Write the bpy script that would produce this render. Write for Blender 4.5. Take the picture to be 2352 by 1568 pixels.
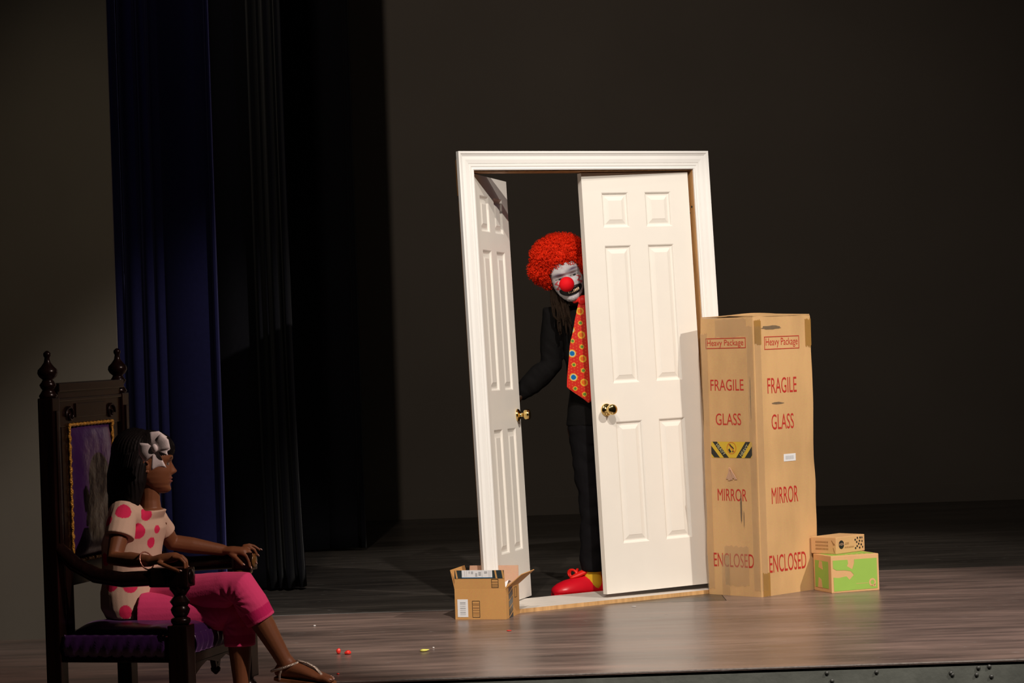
import bpy, bmesh, math, random
import numpy as np
from mathutils import Vector, Matrix, noise as mnoise
random.seed(7)
R = math.radians
scene = bpy.context.scene
for o in list(bpy.data.objects):
    bpy.data.objects.remove(o)
COL = scene.collection

# ------------------------------------------------------------------ camera
FPX, CAMZ, ROLL, PITCH = 5990.0, 1.345, 0.033, 24 / 5990.0
_f = Vector((0, math.cos(PITCH), -math.sin(PITCH)))
_u0 = Vector((0, math.sin(PITCH), math.cos(PITCH)))
_x0 = Vector((1, 0, 0))
CR = _x0 * math.cos(ROLL) - _u0 * math.sin(ROLL)
CU = _x0 * math.sin(ROLL) + _u0 * math.cos(ROLL)
CO = Vector((0, 0, CAMZ))
cam_d = bpy.data.cameras.new('camera')
cam_d.sensor_width = 36.0
cam_d.lens = FPX / 2352 * 36.0
cam_d.clip_end = 200
cam = bpy.data.objects.new('camera', cam_d)
COL.objects.link(cam)
cam.matrix_world = Matrix(((CR.x, CU.x, -_f.x, CO.x), (CR.y, CU.y, -_f.y, CO.y), (CR.z, CU.z, -_f.z, CO.z), (0, 0, 0, 1)))
scene.camera = cam

def ray(u, v):
    return _f + CR * ((u - 1176) / FPX) - CU * ((v - 784) / FPX)
def at(u, v, Y):
    d = ray(u, v)
    return CO + d * (Y / d.y)

# ------------------------------------------------------------------ light
w = bpy.data.worlds.new('dark_house'); scene.world = w; w.use_nodes = True
w.node_tree.nodes['Background'].inputs[0].default_value = (0.95, 0.85, 0.75, 1)
w.node_tree.nodes['Background'].inputs[1].default_value = 0.004

def spot(name, loc, aim, energy, col, deg, blend=0.3, size=0.06):
    d = bpy.data.lights.new(name, 'SPOT')
    d.energy = energy; d.color = col; d.spot_size = R(deg); d.spot_blend = blend; d.shadow_soft_size = size
    o = bpy.data.objects.new(name, d); COL.objects.link(o)
    o.location = loc
    o.rotation_euler = (Vector(aim) - Vector(loc)).to_track_quat('-Z', 'Y').to_euler()
    return o
WARM = (1.0, 0.92, 0.83)
spot('front_spot_centre', (1.15, 4.85, 7.3), (0.95, 12.0, 0.45), 2400, WARM, 28, 0.35)
spot('front_spot_right', (7.3, 7.2, 6.5), (0.9, 12.0, 0.6), 2450, (1.0, 0.92, 0.82), 28, 0.35)
spot('front_spot_left', (-1.0, 4.9, 7.3), (1.05, 12.0, 0.45), 1150, (1.0, 0.88, 0.78), 27, 0.35)
spot('side_spot_throne', (3.8, 6.1, 4.8), (-1.15, 9.3, 0.55), 1180, (1.0, 0.72, 0.62), 20, 0.6)
spot('blue_wing_spot', (1.2, 12.72, 6.0), (-2.1, 13.5, 0.9), 30, (0.35, 0.33, 1.0), 50, 0.9)
spot('purple_floor_spot', (3.4, 8.0, 6.0), (2.6, 11.6, 0.0), 130, (0.62, 0.42, 1.0), 30, 0.9)
spot('backdrop_added_fill', (-1.2, 10.8, 7.5), (0.3, 19.5, 0.6), 330, (1.0, 0.86, 0.72), 66, 1.0)  # added fill to lift the backdrop, not a known fixture
spot('floor_work_light', (-0.4, 8.5, 8.0), (-0.8, 14.5, 0.0), 130, (0.95, 0.9, 0.75), 40, 1.0)
spot('wing_added_fill', (-1.2, 8.9, 5.2), (-2.15, 12.0, 1.55), 60, (1.0, 0.86, 0.62), 30, 1.0)  # added fill that brightens the grey side flat, no such lamp known
scene.view_settings.view_transform = 'Standard'
scene.view_settings.look = 'None'
scene.view_settings.exposure = 0.0
scene.view_settings.gamma = 1.0
scene.view_settings.use_curve_mapping = False

# ------------------------------------------------------------------ materials
def _new(name):
    m = bpy.data.materials.new(name); m.use_nodes = True
    nt = m.node_tree
    return m, nt, nt.nodes['Principled BSDF']
def lin(c):
    return tuple(((x / 255) / 12.92 if x / 255 <= 0.04045 else ((x / 255 + 0.055) / 1.055) ** 2.4) for x in c)
def pm(name, base, rough=0.6, metal=0.0, var=0.12, scale=18, stretch=(1, 1, 1), bump=0.0, bscale=80, sheen=0.0, sheen_col=None, spec=0.5, coat=0.0, rvar=0.0, alpha=1.0, sub=0.0):
    m, nt, b = _new(name)
    tc = nt.nodes.new('ShaderNodeTexCoord')
    mp = nt.nodes.new('ShaderNodeMapping'); mp.inputs['Scale'].default_value = stretch
    nt.links.new(tc.outputs['Object'], mp.inputs[0])
    n = nt.nodes.new('ShaderNodeTexNoise'); n.inputs['Scale'].default_value = scale; n.inputs['Detail'].default_value = 5
    nt.links.new(mp.outputs[0], n.inputs['Vector'])
    mx = nt.nodes.new('ShaderNodeMix'); mx.data_type = 'RGBA'
    mx.inputs[6].default_value = (*[c * (1 - var) for c in base], 1)
    mx.inputs[7].default_value = (*[min(1, c * (1 + var)) for c in base], 1)
    nt.links.new(n.outputs['Fac'], mx.inputs[0]); nt.links.new(mx.outputs[2], b.inputs['Base Color'])
    b.inputs['Roughness'].default_value = rough; b.inputs['Metallic'].default_value = metal
    b.inputs['Specular IOR Level'].default_value = spec
    if rvar:
        mr = nt.nodes.new('ShaderNodeMapRange'); mr.inputs[3].default_value = rough - rvar; mr.inputs[4].default_value = rough + rvar
        nt.links.new(n.outputs['Fac'], mr.inputs[0]); nt.links.new(mr.outputs[0], b.inputs['Roughness'])
    if bump:
        n2 = nt.nodes.new('ShaderNodeTexNoise'); n2.inputs['Scale'].default_value = bscale; n2.inputs['Detail'].default_value = 3
        nt.links.new(mp.outputs[0], n2.inputs['Vector'])
        bp = nt.nodes.new('ShaderNodeBump'); bp.inputs['Strength'].default_value = bump; bp.inputs['Distance'].default_value = 0.01
        nt.links.new(n2.outputs['Fac'], bp.inputs['Height']); nt.links.new(bp.outputs[0], b.inputs['Normal'])
    if sheen:
        b.inputs['Sheen Weight'].default_value = sheen; b.inputs['Sheen Roughness'].default_value = 0.4
        if sheen_col: b.inputs['Sheen Tint'].default_value = (*sheen_col, 1)
    if coat:
        b.inputs['Coat Weight'].default_value = coat; b.inputs['Coat Roughness'].default_value = 0.1
    if alpha < 1: b.inputs['Alpha'].default_value = alpha
    if sub: b.inputs['Subsurface Weight'].default_value = sub
    return m
def vcol(name, rough=0.6, spec=0.4, bump=0.0, bscale=200, sheen=0.0):
    m, nt, b = _new(name)
    a = nt.nodes.new('ShaderNodeVertexColor'); a.layer_name = 'paint'
    nt.links.new(a.outputs['Color'], b.inputs['Base Color'])
    b.inputs['Roughness'].default_value = rough; b.inputs['Specular IOR Level'].default_value = spec
    if sheen: b.inputs['Sheen Weight'].default_value = sheen
    if bump:
        tc = nt.nodes.new('ShaderNodeTexCoord')
        n2 = nt.nodes.new('ShaderNodeTexNoise'); n2.inputs['Scale'].default_value = bscale
        nt.links.new(tc.outputs['Object'], n2.inputs['Vector'])
        bp = nt.nodes.new('ShaderNodeBump'); bp.inputs['Strength'].default_value = bump; bp.inputs['Distance'].default_value = 0.005
        nt.links.new(n2.outputs['Fac'], bp.inputs['Height']); nt.links.new(bp.outputs[0], b.inputs['Normal'])
    return m
def floor_mat(name, ca, cb):
    m, nt, b = _new(name)
    L = nt.links.new
    tc = nt.nodes.new('ShaderNodeTexCoord')
    def nz(scale, st, detail=6, rough=0.6):
        mp = nt.nodes.new('ShaderNodeMapping'); mp.inputs['Scale'].default_value = st
        L(tc.outputs['Object'], mp.inputs[0])
        n = nt.nodes.new('ShaderNodeTexNoise'); n.inputs['Scale'].default_value = scale; n.inputs['Detail'].default_value = detail; n.inputs['Roughness'].default_value = rough
        L(mp.outputs[0], n.inputs['Vector']); return n
    def ramp(src, p0, p1, c0=(0, 0, 0, 1), c1=(1, 1, 1, 1)):
        r = nt.nodes.new('ShaderNodeValToRGB'); r.color_ramp.elements[0].position = p0; r.color_ramp.elements[1].position = p1
        r.color_ramp.elements[0].color = c0; r.color_ramp.elements[1].color = c1
        L(src, r.inputs[0]); return r
    n1 = nz(1.6, (0.35, 1.6, 1)); n2 = nz(9, (0.25, 1.4, 1)); n3 = nz(38, (0.3, 1.0, 1), 4)
    base = ramp(n1.outputs['Fac'], 0.3, 0.72, (*ca, 1), (*cb, 1))
    m1 = nt.nodes.new('ShaderNodeMix'); m1.data_type = 'RGBA'; m1.blend_type = 'OVERLAY'; m1.inputs[0].default_value = 0.55
    L(base.outputs[0], m1.inputs[6]); L(n2.outputs['Color'], m1.inputs[7])
    sc = ramp(n3.outputs['Fac'], 0.645, 0.76)
    m2 = nt.nodes.new('ShaderNodeMix'); m2.data_type = 'RGBA'
    L(sc.outputs[0], m2.inputs[0]); m2.inputs[7].default_value = (0.33, 0.30, 0.28, 1)
    g = nt.nodes.new('ShaderNodeRGBToBW'); L(n2.outputs['Color'], g.inputs[0])
    mg = nt.nodes.new('ShaderNodeMix'); mg.data_type = 'RGBA'; mg.blend_type = 'MULTIPLY'; mg.inputs[0].default_value = 0.9
    L(base.outputs[0], mg.inputs[6])
    rg = ramp(n2.outputs['Fac'], 0.25, 0.75, (0.40, 0.40, 0.42, 1), (1.35, 1.25, 1.2, 1)); L(rg.outputs[0], mg.inputs[7])
    L(mg.outputs[2], m2.inputs[6]); L(m2.outputs[2], b.inputs['Base Color'])
    rr = nt.nodes.new('ShaderNodeMapRange'); rr.inputs[3].default_value = 0.20; rr.inputs[4].default_value = 0.44
    L(n2.outputs['Fac'], rr.inputs[0]); L(rr.outputs[0], b.inputs['Roughness'])
    bp = nt.nodes.new('ShaderNodeBump'); bp.inputs['Strength'].default_value = 0.05; bp.inputs['Distance'].default_value = 0.01
    L(n2.outputs['Fac'], bp.inputs['Height']); L(bp.outputs[0], b.inputs['Normal'])
    b.inputs['Specular IOR Level'].default_value = 0.6
    return m
def card_mat(name, base, stain=0.35):
    m, nt, b = _new(name); L = nt.links.new
    tc = nt.nodes.new('ShaderNodeTexCoord')
    n = nt.nodes.new('ShaderNodeTexNoise'); n.inputs['Scale'].default_value = 5; n.inputs['Detail'].default_value = 6
    mp = nt.nodes.new('ShaderNodeMapping'); mp.inputs['Scale'].default_value = (1, 1, 0.45)
    L(tc.outputs['Object'], mp.inputs[0]); L(mp.outputs[0], n.inputs['Vector'])
    r = nt.nodes.new('ShaderNodeValToRGB'); r.color_ramp.elements[0].position = 0.28; r.color_ramp.elements[1].position = 0.62
    r.color_ramp.elements[0].color = (*[c * (1 - stain) for c in base], 1); r.color_ramp.elements[1].color = (*base, 1)
    L(n.outputs['Fac'], r.inputs[0])
    n2 = nt.nodes.new('ShaderNodeTexNoise'); n2.inputs['Scale'].default_value = 160
    L(tc.outputs['Object'], n2.inputs['Vector'])
    mx = nt.nodes.new('ShaderNodeMix'); mx.data_type = 'RGBA'; mx.blend_type = 'OVERLAY'; mx.inputs[0].default_value = 0.12
    L(r.outputs[0], mx.inputs[6]); L(n2.outputs['Color'], mx.inputs[7]); L(mx.outputs[2], b.inputs['Base Color'])
    b.inputs['Roughness'].default_value = 0.72; b.inputs['Specular IOR Level'].default_value = 0.25
    bp = nt.nodes.new('ShaderNodeBump'); bp.inputs['Strength'].default_value = 0.25; bp.inputs['Distance'].default_value = 0.012
    L(n.outputs['Fac'], bp.inputs['Height']); L(bp.outputs[0], b.inputs['Normal'])
    return m
def wood_mat(name, a, c, rough=0.45, scale=6, st=(6, 6, 0.4), spec=0.5):
    m, nt, b = _new(name); L = nt.links.new
    tc = nt.nodes.new('ShaderNodeTexCoord'); mp = nt.nodes.new('ShaderNodeMapping'); mp.inputs['Scale'].default_value = st
    n = nt.nodes.new('ShaderNodeTexNoise'); n.inputs['Scale'].default_value = scale; n.inputs['Detail'].default_value = 7; n.inputs['Distortion'].default_value = 0.8
    L(tc.outputs['Object'], mp.inputs[0]); L(mp.outputs[0], n.inputs['Vector'])
    r = nt.nodes.new('ShaderNodeValToRGB'); r.color_ramp.elements[0].position = 0.3; r.color_ramp.elements[1].position = 0.7
    r.color_ramp.elements[0].color = (*a, 1); r.color_ramp.elements[1].color = (*c, 1)
    L(n.outputs['Fac'], r.inputs[0]); L(r.outputs[0], b.inputs['Base Color'])
    b.inputs['Roughness'].default_value = rough
    b.inputs['Specular IOR Level'].default_value = spec
    return m

M = {}
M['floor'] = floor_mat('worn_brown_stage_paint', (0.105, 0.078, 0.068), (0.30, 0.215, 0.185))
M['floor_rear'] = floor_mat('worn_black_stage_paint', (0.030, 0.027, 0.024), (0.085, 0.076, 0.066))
M['fascia'] = pm('painted_stage_fascia', (0.10, 0.105, 0.092), 0.5, var=0.35, scale=14, bump=0.15, bscale=40)
M['bolt'] = pm('painted_bolt', (0.04, 0.04, 0.036), 0.4, var=0.2)
M['backdrop'] = pm('grey_backdrop_cloth', (0.20, 0.175, 0.15), 0.9, var=0.12, scale=1.2, spec=0.1)
M['flat_grey'] = pm('grey_side_flat', (0.20, 0.175, 0.145), 0.9, var=0.12, scale=2, spec=0.1)
M['blue_velvet'] = pm('dark_blue_velvet', (0.007, 0.007, 0.036), 0.9, var=0.25, scale=60, sheen=0.35, sheen_col=(0.35, 0.35, 0.9), spec=0.1)
M['black_velvet'] = pm('black_velour', (0.006, 0.006, 0.008), 0.9, var=0.2, scale=60, sheen=0.05, spec=0.05)
M['white_paint'] = pm('cream_white_door_paint', (0.78, 0.735, 0.67), 0.45, var=0.035, scale=7, bump=0.02, bscale=120)
M['casing_paint'] = pm('white_casing_paint', (0.80, 0.78, 0.75), 0.42, var=0.03, scale=9)
M['pine'] = wood_mat('raw_pine', (0.26, 0.115, 0.035), (0.46, 0.24, 0.085))
M['ply_edge'] = wood_mat('plywood_edge', (0.50, 0.27, 0.10), (0.72, 0.42, 0.18), 0.6)
M['board_grey'] = pm('grey_painted_board', (0.64, 0.585, 0.53), 0.6, var=0.15, scale=10)
M['brass'] = pm('polished_brass', (0.80, 0.58, 0.22), 0.14, metal=1.0, var=0.05)
M['steel'] = pm('steel_bolt', (0.4, 0.38, 0.36), 0.35, metal=1.0, var=0.1)
M['card'] = card_mat('corrugated_cardboard', (0.68, 0.41, 0.185), 0.22)
M['card2'] = card_mat('clean_brown_cardboard', (0.60, 0.31, 0.105), 0.10)
M['card_in'] = card_mat('cardboard_inside', (0.60, 0.36, 0.24), 0.10)
M['card3'] = card_mat('pale_tan_cardboard', (0.72, 0.42, 0.19), 0.10)
M['red_ink'] = pm('red_stencil_ink', (0.50, 0.035, 0.025), 0.7, var=0.15, scale=40, spec=0.2)
M['yellow_label'] = pm('yellow_warning_label', (0.62, 0.40, 0.015), 0.4, var=0.05)
M['black_ink'] = pm('black_ink', (0.022, 0.022, 0.018), 0.6, var=0.2, spec=0.3)
M['faint_ink'] = pm('faint_brown_ink', (0.36, 0.185, 0.07), 0.8, var=0.2, spec=0.2)
M['orange_ink'] = pm('orange_red_ink', (0.55, 0.12, 0.01), 0.6, var=0.1)
M['pale_ink'] = pm('pale_label_ink', (0.55, 0.50, 0.28), 0.6, var=0.1)
M['white_label'] = pm('white_paper_label', (0.82, 0.81, 0.82), 0.5, var=0.02)
M['grey_ink'] = pm('grey_barcode_ink', (0.45, 0.45, 0.46), 0.6, var=0.05)
M['tape'] = pm('clear_packing_tape', (0.60, 0.42, 0.24), 0.22, var=0.1, alpha=0.16, bump=0.5, bscale=30)
M['tan_tape'] = pm('tan_packing_tape', (0.50, 0.27, 0.07), 0.3, var=0.1, alpha=0.5)
M['dark_tape'] = pm('dark_printed_tape', (0.03, 0.045, 0.05), 0.25, var=0.3, scale=30)
M['blue_tape'] = pm('blue_tape_stripe', (0.05, 0.16, 0.30), 0.3, var=0.1)
M['green'] = pm('lime_green_print', (0.30, 0.50, 0.075), 0.6, var=0.05)
M['paper'] = pm('white_packing_paper', (0.85, 0.84, 0.86), 0.6, var=0.02)
M['dark_wood'] = wood_mat('dark_carved_mahogany', (0.004, 0.002, 0.002), (0.010, 0.004, 0.003), 0.26, spec=0.16)
M['gilt_wood'] = wood_mat('rubbed_gilt_wood', (0.05, 0.025, 0.008), (0.22, 0.12, 0.03), 0.3)
M['gold_braid'] = pm('gold_braid', (0.42, 0.22, 0.03), 0.35, metal=0.5, var=0.5, scale=160, bump=0.6, bscale=220)
M['purple'] = pm('purple_satin', (0.028, 0.008, 0.055), 0.30, var=0.35, scale=9, bump=0.5, bscale=14, sheen=0.4, sheen_col=(0.7, 0.4, 1.0))
M['skin'] = vcol('brown_skin', 0.5, 0.35, 0.06, 240)
M['clown_skin'] = vcol('painted_clown_skin', 0.5, 0.3, 0.06, 240)
M['shirt'] = vcol('dotted_jersey', 0.85, 0.1, 0.1, 300)
M['capri'] = vcol('pink_cotton_knit', 0.85, 0.1, 0.12, 160, 0.1)
M['tie'] = vcol('printed_satin_tie', 0.42, 0.4)
M['black_hair'] = pm('black_hair', (0.006, 0.005, 0.005), 0.6, var=0.3, scale=60, spec=0.12)
M['dread'] = pm('brown_black_dreadlock', (0.016, 0.009, 0.005), 0.8, var=0.6, scale=30, bump=0.5, bscale=200, spec=0.1)
M['wig'] = pm('bright_red_wig_fibre', (0.95, 0.030, 0.005), 0.7, var=0.30, scale=70, spec=0.12)
M['nose'] = pm('red_foam_nose', (0.85, 0.004, 0.012), 0.7, var=0.03, spec=0.2)
M['black_cloth'] = pm('black_knit_sweater', (0.007, 0.0065, 0.0065), 0.9, var=0.3, scale=14, bump=0.5, bscale=22, spec=0.08)
M['black_denim'] = pm('black_trousers', (0.007, 0.0065, 0.0075), 0.85, var=0.35, scale=12, bump=0.5, bscale=18, spec=0.08)
M['red_shoe'] = pm('red_clown_shoe_vinyl', (0.72, 0.006, 0.02), 0.35, var=0.06)
M['red_lace'] = pm('bright_red_ribbon', (0.85, 0.012, 0.006), 0.5, var=0.05)
M['yellow_sock'] = pm('yellow_sock', (0.72, 0.42, 0.01), 0.8, var=0.1)
M['ribbon'] = pm('white_grosgrain_ribbon', (0.80, 0.76, 0.76), 0.6, var=0.05, bump=0.1, bscale=300)
M['silver'] = pm('silver_glitter_strap', (0.72, 0.68, 0.58), 0.3, metal=0.7, var=0.35, scale=260, bump=0.5, bscale=320)
M['sole'] = pm('tan_sandal_sole', (0.30, 0.13, 0.05), 0.6, var=0.15)
M['nail'] = pm('pale_nail_polish', (0.50, 0.33, 0.28), 0.3, var=0.03)
M['bead'] = pm('pink_gold_bracelet', (0.65, 0.30, 0.22), 0.3, metal=0.7, var=0.3, scale=200)
M['tooth'] = pm('ivory_teeth', (0.62, 0.50, 0.32), 0.35, var=0.1, scale=120)
M['eye'] = vcol('eyeball', 0.2, 0.5)
M['balloon_red'] = pm('red_balloon_rubber', (0.75, 0.03, 0.02), 0.35, var=0.1)
M['balloon_yellow'] = pm('yellow_balloon_rubber', (0.66, 0.62, 0.12), 0.35, var=0.1)
M['scrap_white'] = pm('white_paper_scrap', (0.7, 0.66, 0.64), 0.6, var=0.1)

# ------------------------------------------------------------------ geometry helpers
class G:
    def __init__(s): s.v = []; s.f = []; s.c = None
    def add(s, vs, fs):
        n = len(s.v); s.v += [Vector(p) for p in vs]; s.f += [tuple(i + n for i in f) for f in fs]; return s
    def merge(s, o):
        return s.add(o.v, o.f)
    def xf(s, m):
        s.v = [m @ p for p in s.v]; return s
    def box(s, a, b):
        (x0, y0, z0), (x1, y1, z1) = a, b
        return s.add([(x0, y0, z0), (x1, y0, z0), (x1, y1, z0), (x0, y1, z0), (x0, y0, z1), (x1, y0, z1), (x1, y1, z1), (x0, y1, z1)],
                     [(0, 3, 2, 1), (4, 5, 6, 7), (0, 1, 5, 4), (1, 2, 6, 5), (2, 3, 7, 6), (3, 0, 4, 7)])
    def loft(s, rings, cap=True, closed=True):
        n = len(rings[0]); base = len(s.v)
        for r in rings: s.v += [Vector(p) for p in r]
        for i in range(len(rings) - 1):
            for j in range(n if closed else n - 1):
                k = (j + 1) % n
                s.f.append((base + i * n + j, base + i * n + k, base + (i + 1) * n + k, base + (i + 1) * n + j))
        if cap:
            s.f.append(tuple(base + j for j in reversed(range(n))))
            s.f.append(tuple(base + (len(rings) - 1) * n + j for j in range(n)))
        return s
    def tube(s, pts, rad, n=12, round_ends=True, flat=None):
        pts = [Vector(p) for p in pts]
        if not hasattr(rad, '__len__'): rad = [rad] * len(pts)
        rad = list(rad)
        if round_ends:
            d0 = (pts[0] - pts[1]).normalized(); d1 = (pts[-1] - pts[-2]).normalized()
            r0, r1 = rad[0], rad[-1]
            p0 = [pts[0] + d0 * r0 * q for q in (0.98, 0.8, 0.45)]; q0 = [r0 * 0.2, r0 * 0.6, r0 * 0.89]
            p1 = [pts[-1] + d1 * r1 * q for q in (0.45, 0.8, 0.98)]; q1 = [r1 * 0.89, r1 * 0.6, r1 * 0.2]
            pts = p0 + pts + p1; rad = q0 + rad + q1
        rings = []; nrm = None
        for i, p in enumerate(pts):
            t = (pts[min(i + 1, len(pts) - 1)] - pts[max(i - 1, 0)]).normalized()
            if nrm is None:
                h = Vector((0, 0, 1)) if abs(t.z) < 0.9 else Vector((1, 0, 0))
                nrm = (h - t * h.dot(t)).normalized()
            else:
                nrm = (nrm - t * nrm.dot(t)).normalized()
            b = t.cross(nrm)
            fl = flat if flat else 1.0
            rings.append([p + (nrm * math.cos(2 * math.pi * j / n) * fl + b * math.sin(2 * math.pi * j / n)) * rad[i] for j in range(n)])
        return s.loft(rings)
    def lathe(s, prof, n=24, m=None):
        rings = []
        for r, z in prof:
            rings.append([Vector((max(r, 1e-4) * math.cos(2 * math.pi * j / n), max(r, 1e-4) * math.sin(2 * math.pi * j / n), z)) for j in range(n)])
        if m is not None: rings = [[m @ p for p in r] for r in rings]
        return s.loft(rings)
    def ell(s, c, ax, n=20, k=12):
        c = Vector(c)
        a, b, d = [Vector(q) for q in ax]
        rings = []
        for i in range(k + 1):
            t = -math.pi / 2 + math.pi * i / k; t = max(-1.54, min(1.54, t))
            rings.append([c + (a * math.cos(2 * math.pi * j / n) + b * math.sin(2 * math.pi * j / n)) * math.cos(t) + d * math.sin(t) for j in range(n)])
        return s.loft(rings)
    def sph(s, c, r, n=20, k=12):
        return s.ell(c, ((r, 0, 0), (0, r, 0), (0, 0, r)), n, k)
    def sheet(s, grid, th, nrm=None):
        """grid of points (rows of columns) made into a thin closed sheet"""
        nr, nc = len(grid), len(grid[0])
        P = [[Vector(p) for p in r] for r in grid]
        N = []
        for i in range(nr):
            row = []
            for j in range(nc):
                du = P[i][min(j + 1, nc - 1)] - P[i][max(j - 1, 0)]; dv = P[min(i + 1, nr - 1)][j] - P[max(i - 1, 0)][j]
                x = du.cross(dv); row.append(x.normalized() if x.length > 1e-12 else Vector((0, 0, 1)))
            N.append(row)
        base = len(s.v)
        for sg in (0.5, -0.5):
            for i in range(nr):
                for j in range(nc): s.v.append(P[i][j] + N[i][j] * th * sg)
        o = nr * nc
        for i in range(nr - 1):
            for j in range(nc - 1):
                a = base + i * nc + j
                s.f.append((a, a + 1, a + nc + 1, a + nc)); s.f.append((a + o, a + nc + o, a + nc + 1 + o, a + 1 + o))
        for j in range(nc - 1):
            a = base + j; s.f.append((a, a + o, a + 1 + o, a + 1))
            a = base + (nr - 1) * nc + j; s.f.append((a, a + 1, a + 1 + o, a + o))
        for i in range(nr - 1):
            a = base + i * nc; s.f.append((a, a + nc, a + nc + o, a + o))
            a = base + i * nc + nc - 1; s.f.append((a, a + o, a + nc + o, a + nc))
        return s
    def prism(s, poly, m, d):
        """2-D polygon placed by matrix m (x, y in plane) with thickness d along its z"""
        n = len(poly)
        return s.add([m @ Vector((x, y, 0)) for x, y in poly] + [m @ Vector((x, y, d)) for x, y in poly],
                     [tuple(reversed(range(n))), tuple(range(n, 2 * n))] + [(i, (i + 1) % n, n + (i + 1) % n, n + i) for i in range(n)])

def wm(o):
    m = o.matrix_basis.copy()
    while o.parent:
        o = o.parent; m = o.matrix_basis @ m
    return m
def obj(name, g, mat, parent=None, local=False, smooth=False, mb=None, colors=None, bevel=0.0, angle=None):
    me = bpy.data.meshes.new(name)
    vs = g.v
    if parent is not None and not local:
        inv = wm(parent).inverted(); vs = [inv @ p for p in vs]
    me.from_pydata([tuple(p) for p in vs], [], g.f)
    bm = bmesh.new(); bm.from_mesh(me)
    bmesh.ops.recalc_face_normals(bm, faces=bm.faces)
    if bevel:
        es = [e for e in bm.edges if len(e.link_faces) == 2 and e.calc_face_angle(0) > 0.6]
        bmesh.ops.bevel(bm, geom=es, offset=bevel, segments=2, affect='EDGES', profile=0.7)
    bm.to_mesh(me); bm.free()
    me.materials.append(mat if not isinstance(mat, str) else M[mat])
    if smooth:
        me.polygons.foreach_set('use_smooth', [True] * len(me.polygons))
        if angle: me.set_sharp_from_angle(angle=R(angle))
    if colors is not None:
        at_ = me.color_attributes.new('paint', 'FLOAT_COLOR', 'POINT')
        at_.data.foreach_set('color', np.asarray(colors, dtype=np.float32).ravel())
    o = bpy.data.objects.new(name, me); COL.objects.link(o)
    if parent is not None: o.parent = parent
    if mb is not None: o.matrix_basis = mb
    return o
def tag(o, label, cat=None, group=None, kind=None):
    o['label'] = label
    if cat: o['category'] = cat
    if group: o['group'] = group
    if kind: o['kind'] = kind
    return o
def thing(name, label, cat, mat=None, group=None):
    o = bpy.data.objects.new(name, None); COL.objects.link(o)
    o.empty_display_size = 0.1
    if mat is not None: o.matrix_basis = mat
    return tag(o, label, cat, group)
def struct(name, g, mat, label, **k):
    o = obj(name, g, mat, **k); o['kind'] = 'structure'; o['label'] = label; o['category'] = name.split('_')[0]
    return o
def evalmesh(tmp):
    bpy.context.view_layer.update()
    dg = bpy.context.evaluated_depsgraph_get()
    return bpy.data.meshes.new_from_object(tmp.evaluated_get(dg))
def remesh(g, vox, smooth=2):
    me = bpy.data.meshes.new('tmp'); me.from_pydata([tuple(p) for p in g.v], [], g.f)
    bm = bmesh.new(); bm.from_mesh(me); bmesh.ops.recalc_face_normals(bm, faces=bm.faces); bm.to_mesh(me); bm.free()
    o = bpy.data.objects.new('tmp', me); COL.objects.link(o)
    md = o.modifiers.new('r', 'REMESH'); md.mode = 'VOXEL'; md.voxel_size = vox; md.adaptivity = 0
    if smooth:
        sm = o.modifiers.new('s', 'SMOOTH'); sm.factor = 0.5; sm.iterations = smooth
    e = evalmesh(o)
    out = G(); out.v = [v.co.copy() for v in e.vertices]; out.f = [tuple(p.vertices) for p in e.polygons]
    bpy.data.objects.remove(o); bpy.data.meshes.remove(me); bpy.data.meshes.remove(e)
    return out
_tc = {}
def text(s, wdt, hgt, extr=0.0006, spacing=1.0, font_bold=False):
    """flat lettering fitted into a box wdt x hgt, origin lower left, thin along z"""
    cu = bpy.data.curves.new('t', 'FONT'); cu.body = s; cu.resolution_u = 4; cu.space_character = spacing
    if font_bold: cu.offset = 0.012
    o = bpy.data.objects.new('t', cu); COL.objects.link(o)
    e = evalmesh(o)
    g = G()
    xs = [v.co.x for v in e.vertices]; ys = [v.co.y for v in e.vertices]
    x0, x1, y0, y1 = min(xs), max(xs), min(ys), max(ys)
    pts = [Vector(((v.co.x - x0) / (x1 - x0) * wdt, (v.co.y - y0) / (y1 - y0) * hgt, 0)) for v in e.vertices]
    g.v = pts; g.f = [tuple(p.vertices) for p in e.polygons]
    bpy.data.objects.remove(o); bpy.data.curves.remove(cu); bpy.data.meshes.remove(e)
    return g
def frame_poly(x0, y0, x1, y1, t):
    return [[(x0, y0), (x1, y0), (x1, y0 + t), (x0, y0 + t)], [(x0, y1 - t), (x1, y1 - t), (x1, y1), (x0, y1)],
            [(x0, y0 + t), (x0 + t, y0 + t), (x0 + t, y1 - t), (x0, y1 - t)], [(x1 - t, y0 + t), (x1, y0 + t), (x1, y1 - t), (x1 - t, y1 - t)]]
def plane_m(o, x, y):
    o, x, y = Vector(o), Vector(x).normalized(), Vector(y).normalized(); z = x.cross(y)
    return Matrix(((x.x, y.x, z.x, o.x), (x.y, y.y, z.y, o.y), (x.z, y.z, z.z, o.z), (0, 0, 0, 1)))
def nz(p, s=1.0):
    return mnoise.noise(Vector(p) * s)

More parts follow.
